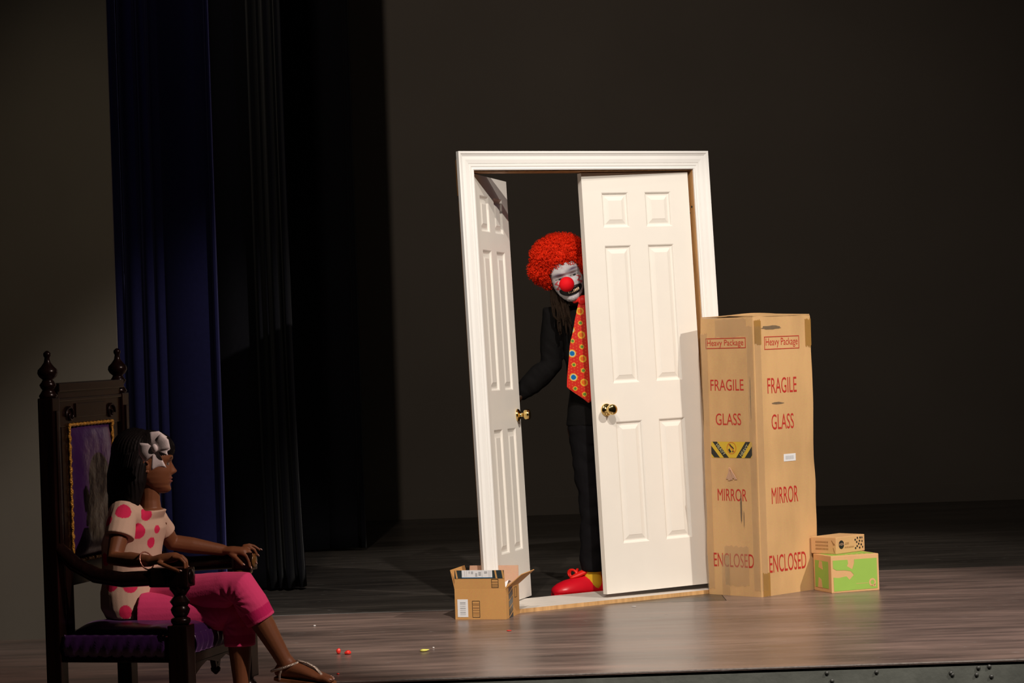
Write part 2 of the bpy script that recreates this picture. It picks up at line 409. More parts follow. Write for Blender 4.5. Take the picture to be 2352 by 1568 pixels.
# ------------------------------------------------------------------ stage (the setting)
LIP = 10.18
fl = G().box((-7, 8.0, -0.9), (-0.735, LIP, -0.02)).box((-7, LIP + 0.03, -0.9), (8, 20.5, -0.02))
floor = struct('floor', fl, 'fascia', 'black painted wooden stage platform')
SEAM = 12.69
WEAR = pm('scuffed_seam_paint', (0.20, 0.19, 0.18), 0.6, var=0.7, scale=9, alpha=0.55)
obj('seam_wear', G().box((-1.75, SEAM - 0.022, 0.0003), (-0.10, SEAM - 0.003, 0.0008)), WEAR, floor)
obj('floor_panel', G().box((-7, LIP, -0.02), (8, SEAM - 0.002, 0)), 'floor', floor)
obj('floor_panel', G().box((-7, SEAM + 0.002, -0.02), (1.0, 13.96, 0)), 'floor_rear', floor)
obj('floor_panel', G().box((1.003, SEAM + 0.002, -0.02), (8, 13.96, 0)), 'floor', floor)  # brown carried past the seam; its far edge paints in the light pool's edge
obj('floor_panel', G().box((-7, 13.963, -0.02), (8, 20.5, 0)), 'floor_rear', floor)  # at right the dark colour also stands for floor outside the light pool
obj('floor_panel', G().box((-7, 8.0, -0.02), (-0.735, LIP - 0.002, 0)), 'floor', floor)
g = G().box((-0.735, LIP, -0.9), (8, LIP + 0.03, -0.006))
fas = struct('trim_1', g, 'fascia', 'dark grey green stage front fascia with bolts', bevel=0.003)
for (u, v) in [(1899, 1545), (2013, 1543), (1911, 1563), (2184, 1545), (2247, 1533), (2272, 1530), (2243, 1549), (2277, 1553), (2187, 1549)]:
    p = at(u, v, LIP)
    gg = G().lathe([(0.0085, 0), (0.0085, 0.003), (0.006, 0.006), (0.002, 0.008)], 10, Matrix.Translation(p) @ Matrix.Rotation(R(90), 4, 'X'))
    obj('bolt', gg, 'bolt', fas, smooth=True)
obj('edge_strip', G().box((-0.735, LIP - 0.002, -0.0045), (8, LIP, 0.0010)), pm('worn_metal_nosing', (0.26, 0.22, 0.20), 0.5, var=0.6, scale=50), fas)
BY = 18.95
struct('wall_back', G().box((-9, BY, 0.0), (9, BY + 0.1, 9)), 'backdrop', 'plain dark grey backdrop behind the prop door')
tb = G().box((-9, BY - 0.012, 0.0), (9, BY, 0.135))
struct('baseboard_back', tb, 'backdrop', 'low band along the foot of the grey backdrop', bevel=0.003)
pa = at(292, 1480, 12.0)
struct('wall_left', G().box((-6.5, 12.0, 0), (pa.x, 12.02, 8.0)), 'flat_grey', 'grey flat panel at the wing beside the blue curtain')

def curtain(label, x0, x1, Y, mat, amp, nf, flare=0.0, seed=0, seamy=0.0, dirY=0.0, cuts=None, ph=None):
    rnd = random.Random(seed)
    cuts = cuts or sorted([0] + [rnd.uniform(0.02, 0.98) for _ in range(nf)] + [1])
    cols = 140; rows = 14
    ph = ph or [rnd.uniform(0.6, 1.3) for _ in range(nf + 2)]
    grid = []
    for i in range(rows + 1):
        z = 0.015 + 7.5 * (i / rows) ** 1.6
        row = []
        for j in range(cols + 1):
            t = j / cols
            k = max(q for q in range(len(cuts) - 1) if cuts[q] <= t) if t < 1 else len(cuts) - 2
            q = (t - cuts[k]) / max(1e-6, cuts[k + 1] - cuts[k])
            wv = math.sin(math.pi * q) ** 0.8 * ph[k] * amp
            x = x0 + (x1 - x0) * t + flare * (t - 0.3) * math.exp(-z / 0.9)
            row.append((x, Y + dirY * t - wv + 0.012 * math.sin(9 * t + z * 0.7), z))
        grid.append(row)
    o = obj('stage_curtain', G().sheet(grid, 0.006), mat, smooth=True)
    return tag(o, label, 'curtain')
curtain('dark blue velvet stage curtain hanging in folds behind the throne', at(225, 1000, 13.0).x, at(519, 1250, 13.0).x, 13.0, 'blue_velvet', 0.07, 5, 0.0, 11, cuts=[0, 0.14, 0.26, 0.41, 0.50, 0.58, 0.965, 1], ph=[0.5, 0.9, 0.8, 0.6, 0.35, 0.7, 0.5])
curtain('black stage curtain with flared hem next to the blue curtain', at(470, 1000, 14.0).x, at(668, 800, 14.0).x, 14.0, 'black_velvet', 0.10, 6, 0.06, 5)
curtain('plain black stage curtain hanging against the grey backdrop', at(560, 1000, 16.4).x, at(841, 1260, 16.4).x, 16.4, 'black_velvet', 0.03, 5, 0.0, 8)

# ------------------------------------------------------------------ prop door
FA = 33.0
lean = Matrix.Rotation(R(-0.6), 4, 'Y') @ Matrix.Rotation(R(-2.1), 4, 'X')
FM = Matrix.Translation((-0.174, 12.366, 0)) @ Matrix.Rotation(R(FA), 4, 'Z')
door = thing('prop_double_door', 'freestanding white double door in a moulded frame on a stage', 'door', FM)
FW, CW, ZI = 1.49, 0.090, 2.119
def fpart(name, gg, mat, **k):
    return obj(name, gg.xf(lean), mat, door, local=True, **k)
prof = [(0.0, 0.0), (0.0, 0.008), (0.006, 0.011), (0.013, 0.008), (0.020, 0.011), (0.029, 0.011), (0.030, 0.0095), (0.032, 0.012), (0.050, 0.0145), (0.066, 0.014), (0.075, 0.018), (0.080, 0.022), (0.090, 0.022), (CW, 0.018), (CW, 0.0)]
prof = [(min(a, 0.088) if 0.08 < a < CW else a, d) for a, d in prof]
def casing(pts_of):
    return G().loft([[pts_of(wd, dp, e) for wd, dp in prof] for e in (0, 1)])
Z0 = 0.024
fpart('side_casing', casing(lambda a, d, e: (CW - a, -d, Z0 if e == 0 else ZI + a)), 'casing_paint')
fpart('side_casing', casing(lambda a, d, e: (FW - CW + a, -d, Z0 if e == 0 else ZI + a)), 'casing_paint')
fpart('head_casing', casing(lambda a, d, e: (CW - a if e == 0 else FW - CW + a, -d, ZI + a)), 'casing_paint')
fpart('side_jamb', G().box((0.070, 0, Z0), (CW + 0.004, 0.105, ZI + 0.02)), 'pine', bevel=0.001)
rj = fpart('side_jamb', G().box((FW - CW - 0.004, 0, Z0), (FW - 0.07, 0.105, ZI + 0.02)), 'pine', bevel=0.001)
kn = G()
for (zz, yy, r) in [(1.93, 0.018, 0.006), (1.90, 0.035, 0.004), (1.0, 0.02, 0.006)]:
    kn.lathe([(r, 0), (r, 0.0006)], 10, lean @ Matrix.Translation((FW - CW - 0.0042, yy, zz)) @ Matrix.Rotation(R(-90), 4, 'Y'))
obj('wood_knot', kn, 'black_ink', rj, local=True)
fpart('head_jamb', G().box((CW, 0.004, ZI - 0.006), (FW - CW, 0.105, ZI + 0.02)), 'pine', bevel=0.001)
fpart('rough_stud', G().box((0.035, 0.002, Z0), (0.068, 0.06, ZI + 0.06)), 'pine')
fpart('rough_stud', G().box((FW - 0.068, 0.002, Z0), (FW - 0.02, 0.09, ZI + 0.06)), 'pine')
fpart('rough_header', G().box((0.06, 0.002, ZI + 0.022), (FW - 0.06, 0.09, ZI + 0.06)), 'pine')
fpart('wood_shim', G().box((0.012, 0.012, 2.0), (0.034, 0.030, 2.17)), 'pine')
sill = obj('threshold_board', G().box((0.14, -0.035, 0.0), (FW - 0.01, 0.365, 0.018)), 'board_grey', door, local=True)
obj('board_edge', G().box((0.14, -0.0375, 0.0), (FW - 0.01, -0.0352, 0.019)), 'ply_edge', sill, local=True)

LW, LH, LT = 0.633, 2.077, 0.035
def leaf(sgn, hinge_x, ang, zb):
    """door leaf with x from the hinge (sgn = +1 opens to the right), front at y = 0, thickness towards +y"""
    m = lean @ Matrix.Translation((hinge_x, 0.022, zb)) @ Matrix.Rotation(R(ang), 4, 'Z')
    colx = [(0.118, 0.271 + 0.0), (0.376 + 0.0, 0.529)]
    colx = [(0.110, 0.266), (0.365, 0.521)]
    rows = [(0.120, 0.298), (0.360, 0.815), (1.02, 1.22)]
    zs = [(LH * (1 - b), LH * (1 - a)) for a, b in ((0.047, 0.131), (0.174, 0.503), (0.594, 0.884))]
    xs = lambda x: x if sgn > 0 else -x
    fr = G()
    def bx(x0, x1, z0, z1):
        a, b = sorted((xs(x0), xs(x1))); fr.box((a, 0, z0), (b, LT, z1))
    edx = [0.0, colx[0][0], colx[0][1], colx[1][0], colx[1][1], LW]
    bx(edx[0], edx[1], 0, LH); bx(edx[2], edx[3], 0, LH); bx(edx[4], edx[5], 0, LH)
    zcut = [0.0] + [q for z0, z1 in reversed(zs) for q in (z0, z1)] + [LH]
    for c in colx:
        for k in range(0, len(zcut), 2): bx(c[0], c[1], zcut[k], zcut[k + 1])
    lf = obj('door_leaf', fr, 'white_paint', door, local=True, mb=m)
    for c in colx:
        for z0, z1 in zs:
            a, b = sorted((xs(c[0]), xs(c[1])))
            pg = G()
            for side in (0, 1):
                rings = []
                for ins, dep in ((0.0, 0.0002), (0.005, 0.0030), (0.009, 0.0085), (0.013, 0.0100), (0.019, 0.0100), (0.038, 0.0040), (0.040, 0.0028)):
                    y = dep if side == 0 else LT - dep
                    rings.append([(a + ins, y, z0 + ins), (b - ins, y, z0 + ins), (b - ins, y, z1 - ins), (a + ins, y, z1 - ins)])
                n0 = len(pg.v)
                for r in rings: pg.v += [Vector(p) for p in r]
                for i in range(len(rings) - 1):
                    for j in range(4):
                        k = (j + 1) % 4; pg.f.append((n0 + i * 4 + j, n0 + i * 4 + k, n0 + i * 4 + 4 + k, n0 + i * 4 + 4 + j))
                e = n0 + (len(rings) - 1) * 4; pg.f.append((e, e + 1, e + 2, e + 3))
            obj('panel', pg, 'white_paint', lf, local=True)
    return lf
def knob(lf, x, z):
    kp = [(0.031, 0.0), (0.0315, 0.004), (0.029, 0.009), (0.024, 0.012), (0.013, 0.015), (0.0105, 0.020), (0.0105, 0.030), (0.014, 0.033), (0.0225, 0.037), (0.0255, 0.043), (0.0265, 0.054), (0.0255, 0.062), (0.021, 0.066), (0.012, 0.0675), (0.001, 0.068)]
    for sd in (1, -1):
        mm = Matrix.Translation((x, 0 if sd > 0 else LT, z)) @ Matrix.Rotation(R(90 * sd), 4, 'X')
        k = obj('door_knob', G().lathe(kp, 36, mm), 'brass', lf, local=True, smooth=True, angle=50)
    lp = G().lathe([(0.008, 0), (0.008, 0.001)], 12, Matrix.Translation((x + (0.06 if x > 0 else -0.06), LT / 2, z)) @ Matrix.Rotation(R(90), 4, 'Y'))
lfL = leaf(1, 0.098, 42.3, 0.030)
lfR = leaf(-1, FW - 0.106, -2.8, 0.030)
knob(lfL, LW - 0.062, 0.905)
knob(lfR, -(LW - 0.062), 0.905)
for lf, sg in ((lfL, 1), (lfR, -1)):
    for z in (0.2, 1.0, 1.85):
        obj('hinge', G().lathe([(0.006, -0.045), (0.006, 0.045)], 10, Matrix.Translation((-sg * 0.002, LT + 0.004, z))), 'brass', lf, local=True, smooth=True)

# ------------------------------------------------------------------ tall carton
PH = 45.0
TW, TD, TH = 0.455, 0.342, 1.375
TM = Matrix.Translation((1.182, 12.785, 0)) @ Matrix.Rotation(R(PH), 4, 'Z')
tall = thing('tall_carton', 'tall worn cardboard carton with red FRAGILE GLASS MIRROR lettering', 'carton', TM)
def grid_box(sx, sy, sz, nx, ny, nz_, fn, top=True):
    g = G()
    def face(o, a, b, na, nb):
        n0 = len(g.v)
        for i in range(nb + 1):
            for j in range(na + 1):
                g.v.append(fn(Vector(o) + Vector(a) * (j / na) + Vector(b) * (i / nb)))
        for i in range(nb):
            for j in range(na):
                q = n0 + i * (na + 1) + j; g.f.append((q, q + 1, q + na + 2, q + na + 1))
    face((0, 0, 0), (sx, 0, 0), (0, 0, sz), nx, nz_); face((sx, 0, 0), (0, sy, 0), (0, 0, sz), ny, nz_)
    face((sx, sy, 0), (-sx, 0, 0), (0, 0, sz), nx, nz_); face((0, sy, 0), (0, -sy, 0), (0, 0, sz), ny, nz_)
    face((0, 0, 0), (0, sy, 0), (sx, 0, 0), ny, nx)
    if top: face((0, 0, sz), (sx, 0, 0), (0, sy, 0), nx, ny)
    return g
def tallfn(p):
    x, y, z = p
    # slight bow of the faces and crushed vertical corners
    ed = min(abs(x), abs(x - TW)) + min(abs(y), abs(y - TD))
    c = math.exp(-ed / 0.012) * 0.006 * (0.6 + nz((x * 3, y * 3, z * 6)))
    q = Vector((TW / 2 - x, TD / 2 - y, 0)); q = q.normalized() if q.length > 0 else q
    return Vector((x, y, z)) + q * c + Vector((0.010 * z * 0.0, 0, 0.004 * nz((x * 9, y * 9, 3)) * (1 if z > TH - 0.01 else 0)))
tb_ = grid_box(TW, TD, TH, 24, 18, 60, tallfn, top=False)
bodyT = obj('carton_body', tb_, 'card', tall, local=True, smooth=True, angle=40)
# top flaps, a little sprung open
def flap_sheet(P0, P1, inward, length, lift, bend, mat, parent, th=0.005):
    P0, P1, inw = Vector(P0), Vector(P1), Vector(inward).normalized()
    grid = []
    for i in range(7):
        t = i / 6; row = []
        for j in range(13):
            s = j / 12
            base = P0.lerp(P1, s)
            row.append(base + inw * (length * t) + Vector((0, 0, 1)) * (lift * t + bend * math.sin(math.pi * s) * t))
        grid.append(row)
    return obj('top_flap', G().sheet(grid, th), mat, parent, local=True, smooth=True, angle=40)
flap_sheet((0.004, 0.004, TH - 0.002), (0.004, TD - 0.004, TH - 0.002), (1, 0, 0), 0.16, -0.004, 0.0, 'card', tall)
flap_sheet((TW - 0.004, TD - 0.004, TH - 0.002), (TW - 0.004, 0.004, TH - 0.002), (-1, 0, 0), 0.16, -0.004, 0.0, 'card', tall)
flap_sheet((0.006, 0.003, TH + 0.004), (TW - 0.006, 0.003, TH + 0.004), (0, 1, 0), 0.165, 0.006, 0.004, 'card', tall)
flap_sheet((TW - 0.006, TD - 0.003, TH + 0.004), (0.006, TD - 0.003, TH + 0.004), (0, -1, 0), 0.165, 0.004, 0.010, 'card', tall)
OFF = 0.0008
PR = plane_m((0, -OFF, 0), (1, 0, 0), (0, 0, 1))            # right face, s from near corner
PL = plane_m((-OFF, TD, 0), (0, -1, 0), (0, 0, 1))          # left face, s from far corner
def rf(u, v):  # pixel on right face -> (s, z)
    le = 1722 + 0.0406 * (v - 727); return (u - le) / 150.0 * TW, (1366 - 0.10 * (u - 1748) - v) / 640 * TH
def lf_(u, v):
    le = 1608 + 0.0349 * (v - 735); return (u - le) / 115.0 * TD, (1368 - v) / 637 * TH
def put_text(s, u0, u1, v0, v1, side, mat, parent, name='lettering', spacing=1.0):
    fn = rf if side == 'R' else lf_
    a, z0 = fn(u0, v1); b, _ = fn(u1, v1); _, z1 = fn((u0 + u1) / 2, v0); _, z0 = fn((u0 + u1) / 2, v1)
    g = text(s, b - a, z1 - z0, spacing=spacing)
    m = (PR if side == 'R' else PL) @ Matrix.Translation((a, z0, 0.0))
    return obj(name, g.xf(m), mat, parent, local=True)
def put_polys(polys, m, mat, parent, name, d=0.0006, lift=0.0):
    if name in ('chevron_band', 'tape_stripe', 'ribbon_print', 'printed_dash') and len(polys) > 1:
        return [put_polys([p], m, mat, parent, name, d, lift) for p in polys][0]
    g = G()
    for p in polys: g.prism(p, m @ Matrix.Translation((0, 0, lift)), d)
    return obj(name, g, mat, parent, local=True)
for s, a in {'FRAGILE': (1761, 1836, 862, 898), 'GLASS': (1772, 1829, 946, 981), 'MIRROR': (1773, 1841, 1113, 1151), 'ENCLOSED': (1768, 1863, 1267, 1307)}.items():
    put_text(s, *a, 'R', 'red_ink', tall)
put_text('Heavy Package', 1756, 1838, 771, 793, 'R', 'red_ink', tall)
for s, a in {'FRAGILE': (1633, 1705, 872, 898), 'GLASS': (1645, 1700, 950, 977), 'MIRROR': (1650, 1713, 1123, 1151), 'ENCLOSED': (1642, 1729, 1271, 1303)}.items():
    put_text(s, *a, 'L', 'red_ink', tall)
put_text('Heavy Package', 1625, 1704, 781, 799, 'L', 'red_ink', tall)
for fn, mm, bx in ((rf, PR, (1751, 1842, 767, 797)), (lf_, PL, (1621, 1709, 777, 801))):
    a, z1 = fn(bx[0], bx[2]); b, z0 = fn(bx[1], bx[3]); _, z1 = fn((bx[0] + bx[1]) / 2, bx[2]); _, z0 = fn((bx[0] + bx[1]) / 2, bx[3])
    put_polys(frame_poly(a, z0, b, z1, 0.0035), mm, 'red_ink', tall, 'printed_frame')
# yellow warning label with black chevrons
a, z0 = lf_(1636, 1052); b, z1 = lf_(1723, 1015)
LWd, LHt = b - a, z1 - z0
lm = PL @ Matrix.Translation((a, z0, 0))
c_ = 0.006
lab = put_polys([[(c_, 0), (LWd - c_, 0), (LWd, c_), (LWd, LHt - c_), (LWd - c_, LHt), (c_, LHt), (0, LHt - c_), (0, c_)]], lm, 'yellow_label', tall, 'warning_label')
lab['label'] = 'yellow label with black HEAVY chevrons'
X = lambda px: px / 1920 * LWd
Yv = lambda py: LHt - (py - 310) / 840 * LHt
band = [[(70, 310), (280, 310), (820, 1140), (590, 1140)], [(0, 520), (0, 930), (130, 1130), (400, 1140)],
        [(1630, 310), (1850, 310), (1410, 1140), (1170, 1140)], [(1920, 540), (1570, 1140), (1840, 1140), (1920, 1000)]]
put_polys([[(X(x), Yv(y)) for x, y in p] for p in band], lm, 'black_ink', lab, 'chevron_band', lift=0.0006)
for (x, y, ang) in ((225, 400, -57.5), (1355, 1090, 60)):
    t_ = text('HEAVY', 0.072 if ang < 0 else 0.072, 0.017)
    m2 = lm @ Matrix.Translation((X(x) + (0.0 if ang < 0 else 0.010), Yv(y) - (0.010 if ang < 0 else 0), 0.0014)) @ Matrix.Rotation(R(ang + 12 if ang < 0 else ang - 12), 4, 'Z')
    obj('lettering', t_.xf(m2), 'pale_ink', lab, local=True)
ring = []
cx, cy, rx = X(960), Yv(640), 0.030
for i in range(28):
    a0, a1 = 2 * math.pi * i / 28, 2 * math.pi * (i + 1) / 28
    ring.append([(cx + rx * math.cos(a0), cy + rx * math.sin(a0)), (cx + rx * math.cos(a1), cy + rx * math.sin(a1)), (cx + 0.9 * rx * math.cos(a1), cy + 0.9 * rx * math.sin(a1)), (cx + 0.9 * rx * math.cos(a0), cy + 0.9 * rx * math.sin(a0))])
s2 = rx * 0.68
ring.append([(cx - s2 - 0.0012, cy + s2 - 0.0012), (cx + s2 - 0.0012, cy - s2 - 0.0012), (cx + s2 + 0.0012, cy - s2 + 0.0012), (cx - s2 + 0.0012, cy + s2 + 0.0012)])
put_polys(ring, lm, 'orange_ink', lab, 'prohibition_ring', lift=0.0007)
pict = [[(860, 440), (900, 420), (960, 520), (1040, 600), (1075, 690), (1050, 700), (980, 620), (900, 540)], [(800, 720), (870, 650), (880, 700), (960, 840), (870, 880)], [(990, 790), (1020, 760), (1060, 850), (1000, 860)]]
put_polys([[(X(x), Yv(y)) for x, y in p] for p in pict], lm, 'black_ink', lab, 'pictogram', lift=0.0006)
# small white barcode sticker on the right face
a, z0 = rf(1803, 1056); b, z1 = rf(1833, 1036)
st = put_polys([[(a, z0), (b, z0), (b, z1), (a, z1)]], PR, 'white_label', tall, 'barcode_sticker')
put_polys([[(a + 0.014 + i * 0.006, z0 + 0.009), (a + 0.017 + i * 0.006, z0 + 0.009), (a + 0.017 + i * 0.006, z1 - 0.009), (a + 0.014 + i * 0.006, z1 - 0.009)] for i in range(11)], PR, 'grey_ink', st, 'barcode', lift=0.0006)
# packing tape
def tape_strip(mm, x0, x1, z0, z1, mat, wob, lift=0.0009):
    rnd = random.Random(int(x0 * 1e4 + z0 * 100)); n = 10
    top = [(x0 + (x1 - x0) * i / n, z1 + rnd.uniform(-wob, wob)) for i in range(n + 1)]
    bot = [(x0 + (x1 - x0) * i / n, z0 + rnd.uniform(-wob, wob)) for i in range(n + 1)]
    put_polys([bot + top[::-1]], mm, mat, tall, 'packing_tape', 0.0002, lift)
tape_strip(PL, 0.115, 0.27, 0.05, 0.245, 'tape', 0.006, 0.0012)
tape_strip(PL, 0.095, 0.145, 0.0, 0.20, 'tape', 0.003, 0.0016)
tape_strip(PL, 0.0, 0.045, 0.03, 1.30, 'tape', 0.004)
tape_strip(PL, 0.30, 0.338, 0.03, 1.33, 'tape', 0.004)
tape_strip(PL, 0.10, 0.30, 1.28, 1.37, 'tape', 0.005)
tape_strip(PR, 0.008, 0.055, 0.03, 1.33, 'tape', 0.004)
tape_strip(PR, 0.015, 0.070, 0.0, 0.115, 'tan_tape', 0.005)
tape_strip(PR, 0.008, 0.06, 1.24, 1.36, 'tan_tape', 0.005)
tape_strip(PR, 0.405, 0.452, 1.22, 1.36, 'tan_tape', 0.008)
# scuffs, stains
SCM = pm('grey_scuff', (0.17, 0.13, 0.09), 0.7, var=0.4, scale=50, alpha=0.4)
rnd = random.Random(3)
for (mm, s0, z0, w_, h_) in ((PR, 0.06, 1.31, 0.16, 0.022), (PL, 0.225, 0.36, 0.012, 0.15), (PR, 0.12, 1.03 - 0.09, 0.10, 0.012), (PL, 0.31, 0.86, 0.006, 0.22), (PL, 0.245, 0.33, 0.005, 0.10)):
    poly = []
    for i in range(18):
        an = 2 * math.pi * i / 18; k = 0.75 + 0.35 * rnd.random()
        poly.append((s0 + w_ / 2 + w_ / 2 * k * math.cos(an), z0 + h_ / 2 + h_ / 2 * k * math.sin(an)))
    obj('scuff', G().prism(poly, mm @ Matrix.Translation((0, 0, 0.0003)), 0.0003), SCM, tall, local=True)
# torn dent
dn = G()
c0 = Vector((-0.004, TD - 0.175, 0.60 - 0.0))
for i in range(5):
    p0 = c0 + Vector((0, 0.035 - i * 0.014, -0.03 + 0.012 * rnd.random())); p1 = c0 + Vector((-0.010, rnd.uniform(-0.008, 0.008), 0.035))
    p2 = p0 + Vector((0, -0.016, 0))
    dn.add([p0, p1, p2, p0 + Vector((0.003, 0, 0)), p1 + Vector((0.004, 0, 0)), p2 + Vector((0.003, 0, 0))], [(0, 1, 2), (5, 4, 3), (0, 3, 4, 1), (1, 4, 5, 2), (2, 5, 3, 0)])
obj('torn_patch', dn, 'card_in', tall, local=True)

# ------------------------------------------------------------------ green printed box
GA = 19.0
GW, GD, GH = 0.262, 0.20, 0.183
GM = Matrix.Translation((1.536, 12.86, 0)) @ Matrix.Rotation(R(GA), 4, 'Z')
gb = thing('green_printed_box', 'tan cardboard box with lime green print and pale ribbon shapes', 'box', GM)
obj('box_body', G().box((0, 0, 0.0), (GW, GD, GH)), 'card3', gb, local=True, bevel=0.004)
GF = plane_m((0, -0.0006, 0), (1, 0, 0), (0, 0, 1)); GL = plane_m((-0.0006, GD, 0), (0, -1, 0), (0, 0, 1)); GT = plane_m((0, 0, GH + 0.0002), (1, 0, 0), (0, 1, 0))
def gq(x, y):   # crop pixel on the front print (1840..2060 crop) -> face coordinates
    s = (x - 520 - 0.045 * (y - 690)) / 965.0; top = 690 - 0.072 * (x - 520); t = 1 - (y - top) / 715.0
    return s * GW, t * GH
def gp(poly): return [gq(*p) for p in poly]
put_polys([gp([(560, 775), (855, 752), (870, 820), (845, 875), (955, 935), (990, 820), (992, 742), (1445, 708), (1472, 1292), (598, 1368), (582, 1100), (690, 1105), (820, 1075), (845, 1075), (905, 1138), (990, 1040), (925, 970), (800, 955), (640, 962), (570, 925)])], GF, 'green', gb, 'green_print')
rg = []
cx, cy, r0, r1 = 1366, 1180, 70, 40
for i in range(30):
    a0, a1 = 2 * math.pi * i / 30, 2 * math.pi * (i + 1) / 30
    if 55 < math.degrees((a0 + a1) / 2) < 90: continue
    rg.append(gp([(cx + r0 * math.cos(a0), cy + 1.1 * r0 * math.sin(a0)), (cx + r0 * math.cos(a1), cy + 1.1 * r0 * math.sin(a1)), (cx + r1 * math.cos(a1), cy + 1.1 * r1 * math.sin(a1)), (cx + r1 * math.cos(a0), cy + 1.1 * r1 * math.sin(a0))])[::-1])
rg.append(gp([(1400, 1215), (1432, 1210), (1436, 1262), (1408, 1264)])[::-1])
rg.append(gp([(1330, 1238), (1410, 1228), (1412, 1252), (1340, 1260)])[::-1])
put_polys(rg, GF, 'card3', gb, 'ring_logo', lift=0.0005)
put_polys([gp([(x, 1215 - 0.07 * (x - 1040)), (x + 14, 1214 - 0.07 * (x - 1040)), (x + 14, 1204 - 0.07 * (x - 1040)), (x, 1205 - 0.07 * (x - 1040))]) for x in range(1040, 1270, 20)], GF, 'card3', gb, 'faint_print_line', lift=0.0005)
put_polys([[(0.02, 0.02), (GD - 0.03, 0.02), (GD - 0.03, GH - 0.03), (0.02, GH - 0.03)]], GL, 'green', gb, 'green_print')
put_polys([[(0.05, 0.02), (0.10, 0.02), (0.09, 0.06), (0.06, 0.07)], [(0.06, 0.12), (0.11, 0.11), (0.10, 0.15), (0.07, 0.152)]], GL, 'card3', gb, 'ribbon_print', lift=0.0005)
put_polys([[(0.015, 0.015), (GW - 0.015, 0.015), (GW - 0.015, GD - 0.015), (0.015, GD - 0.015)]], GT, 'green', gb, 'green_print')
put_polys([[(0.09 + i * 0.028, 0.022), (0.106 + i * 0.028, 0.022), (0.108 + i * 0.028, 0.034), (0.093 + i * 0.028, 0.034)] for i in range(5)], GT, 'card3', gb, 'ribbon_print', lift=0.0005)

# ------------------------------------------------------------------ small box on top of it
SA = 45.0
SW, SD, SH = 0.232, 0.158, 0.083
SM = Matrix.Translation((1.574, 12.94, GH + 0.0016)) @ Matrix.Rotation(R(SA), 4, 'Z')
sb = thing('small_tan_box', 'small tan box with black dots stacked on the green printed box', 'box', SM)
obj('box_body', G().box((0, 0, 0), (SW, SD, SH)), 'card3', sb, local=True, bevel=0.004)
SF = plane_m((0, -0.0006, 0), (1, 0, 0), (0, 0, 1)); SL = plane_m((-0.0006, SD, 0), (0, -1, 0), (0, 0, 1))
def sq(x, y):
    s = (x - 950 - 0.04 * (y - 280)) / 1195.0; top = 280 - 0.125 * (x - 950); return s * SW, (1 - (y - top) / 615.0) * SH
def disc(cx, cy, rx, ry, n=20): return [(cx + rx * math.cos(2 * math.pi * i / n), cy - ry * math.sin(2 * math.pi * i / n)) for i in range(n)]
put_polys([[sq(*p) for p in disc(1178, 535, 108, 158)]], SF, 'black_ink', sb, 'round_logo')
x0, y0 = sq(1085, 575); x1, y1 = sq(1285, 500)
t_ = text('HSN', x1 - x0, 0.013); t_.xf(SF @ Matrix.Translation((x0, y0 - 0.001, 0.0007))); obj('lettering', t_, 'card_in', sb, local=True)
x0, y0 = sq(1310, 545); x1, _ = sq(1490, 545)
t_ = text('.com', x1 - x0, 0.011); t_.xf(SF @ Matrix.Translation((x0, y0, 0.0003))); obj('lettering', t_, 'faint_ink', sb, local=True)
put_polys([[sq(x, 660 - 0.1 * (x - 1310)), sq(x + 26, 658 - 0.1 * (x - 1310)), sq(x + 26, 606 - 0.1 * (x - 1310)), sq(x + 8, 606 - 0.1 * (x - 1310))] for x in range(1320, 1690, 44)], SF, 'faint_ink', sb, 'faint_print_line')
dots = [(1840, 275), (1955, 262), (2032, 258), (1752, 348), (1815, 428), (1930, 380), (2038, 388), (1900, 492), (2003, 515), (1835, 580), (1770, 655), (1940, 635), (2062, 605)]
for d in dots:
    put_polys([[sq(*p) for p in disc(d[0], d[1], 28 if d[0] < 2020 else 21, 40, 14)]], SF, 'black_ink', sb, 'printed_dot')
put_polys([[(0.03 + i * 0.009, z), (0.036 + i * 0.009, z), (0.036 + i * 0.009, z + 0.009), (0.031 + i * 0.009, z + 0.009)] for z in (0.02, 0.037, 0.054) for i in range(9)], SL, 'faint_ink', sb, 'faint_print_line')
put_polys([[(0.128, 0.068), (0.135, 0.066), (0.147, 0.045), (0.142, 0.043)], [(0.135, 0.06), (0.150, 0.05), (0.152, 0.044), (0.147, 0.046)], [(0.138, 0.03), (0.143, 0.03), (0.150, 0.006), (0.146, 0.006)]], SL, 'faint_ink', sb, 'printed_dash')

# ------------------------------------------------------------------ open shipping box in front of the door
OA = -15.0
OW, OD, OH = 0.248, 0.245, 0.143
p = at(1046, 1424, 12.24)
OM = Matrix.Translation((p.x, 12.24, 0)) @ Matrix.Rotation(R(OA), 4, 'Z')
ob = thing('open_shipping_box', 'open brown shipping box with raised flaps and dark printed tape', 'box', OM)
T4 = 0.004
body = G()
body.box((0, 0, 0), (OW, T4, OH)).box((0, OD - T4, 0), (OW, OD, OH)).box((0, T4, 0), (T4, OD - T4, OH)).box((OW - T4, T4, 0), (OW, OD - T4, OH)).box((T4, T4, 0), (OW - T4, OD - T4, T4))
obj('box_body', body, 'card2', ob, local=True, bevel=0.0012)
def flap(P0, P1, direction, length, mat, th=0.0035, taper=0.004):
    P0, P1, d = Vector(P0), Vector(P1), Vector(direction).normalized()
    e = (P1 - P0).normalized()
    grid = [[(P0 + e * taper * t).lerp(P1 - e * taper * t, s / 8) + d * length * t for s in range(9)] for t in (0, 0.25, 0.5, 0.75, 1.0)]
    return obj('box_flap', G().sheet(grid, th), mat, ob, local=True)
ff = flap((0, T4 / 2, OH), (OW, T4 / 2, OH), (0, -0.05, 1), 0.088, 'card2')
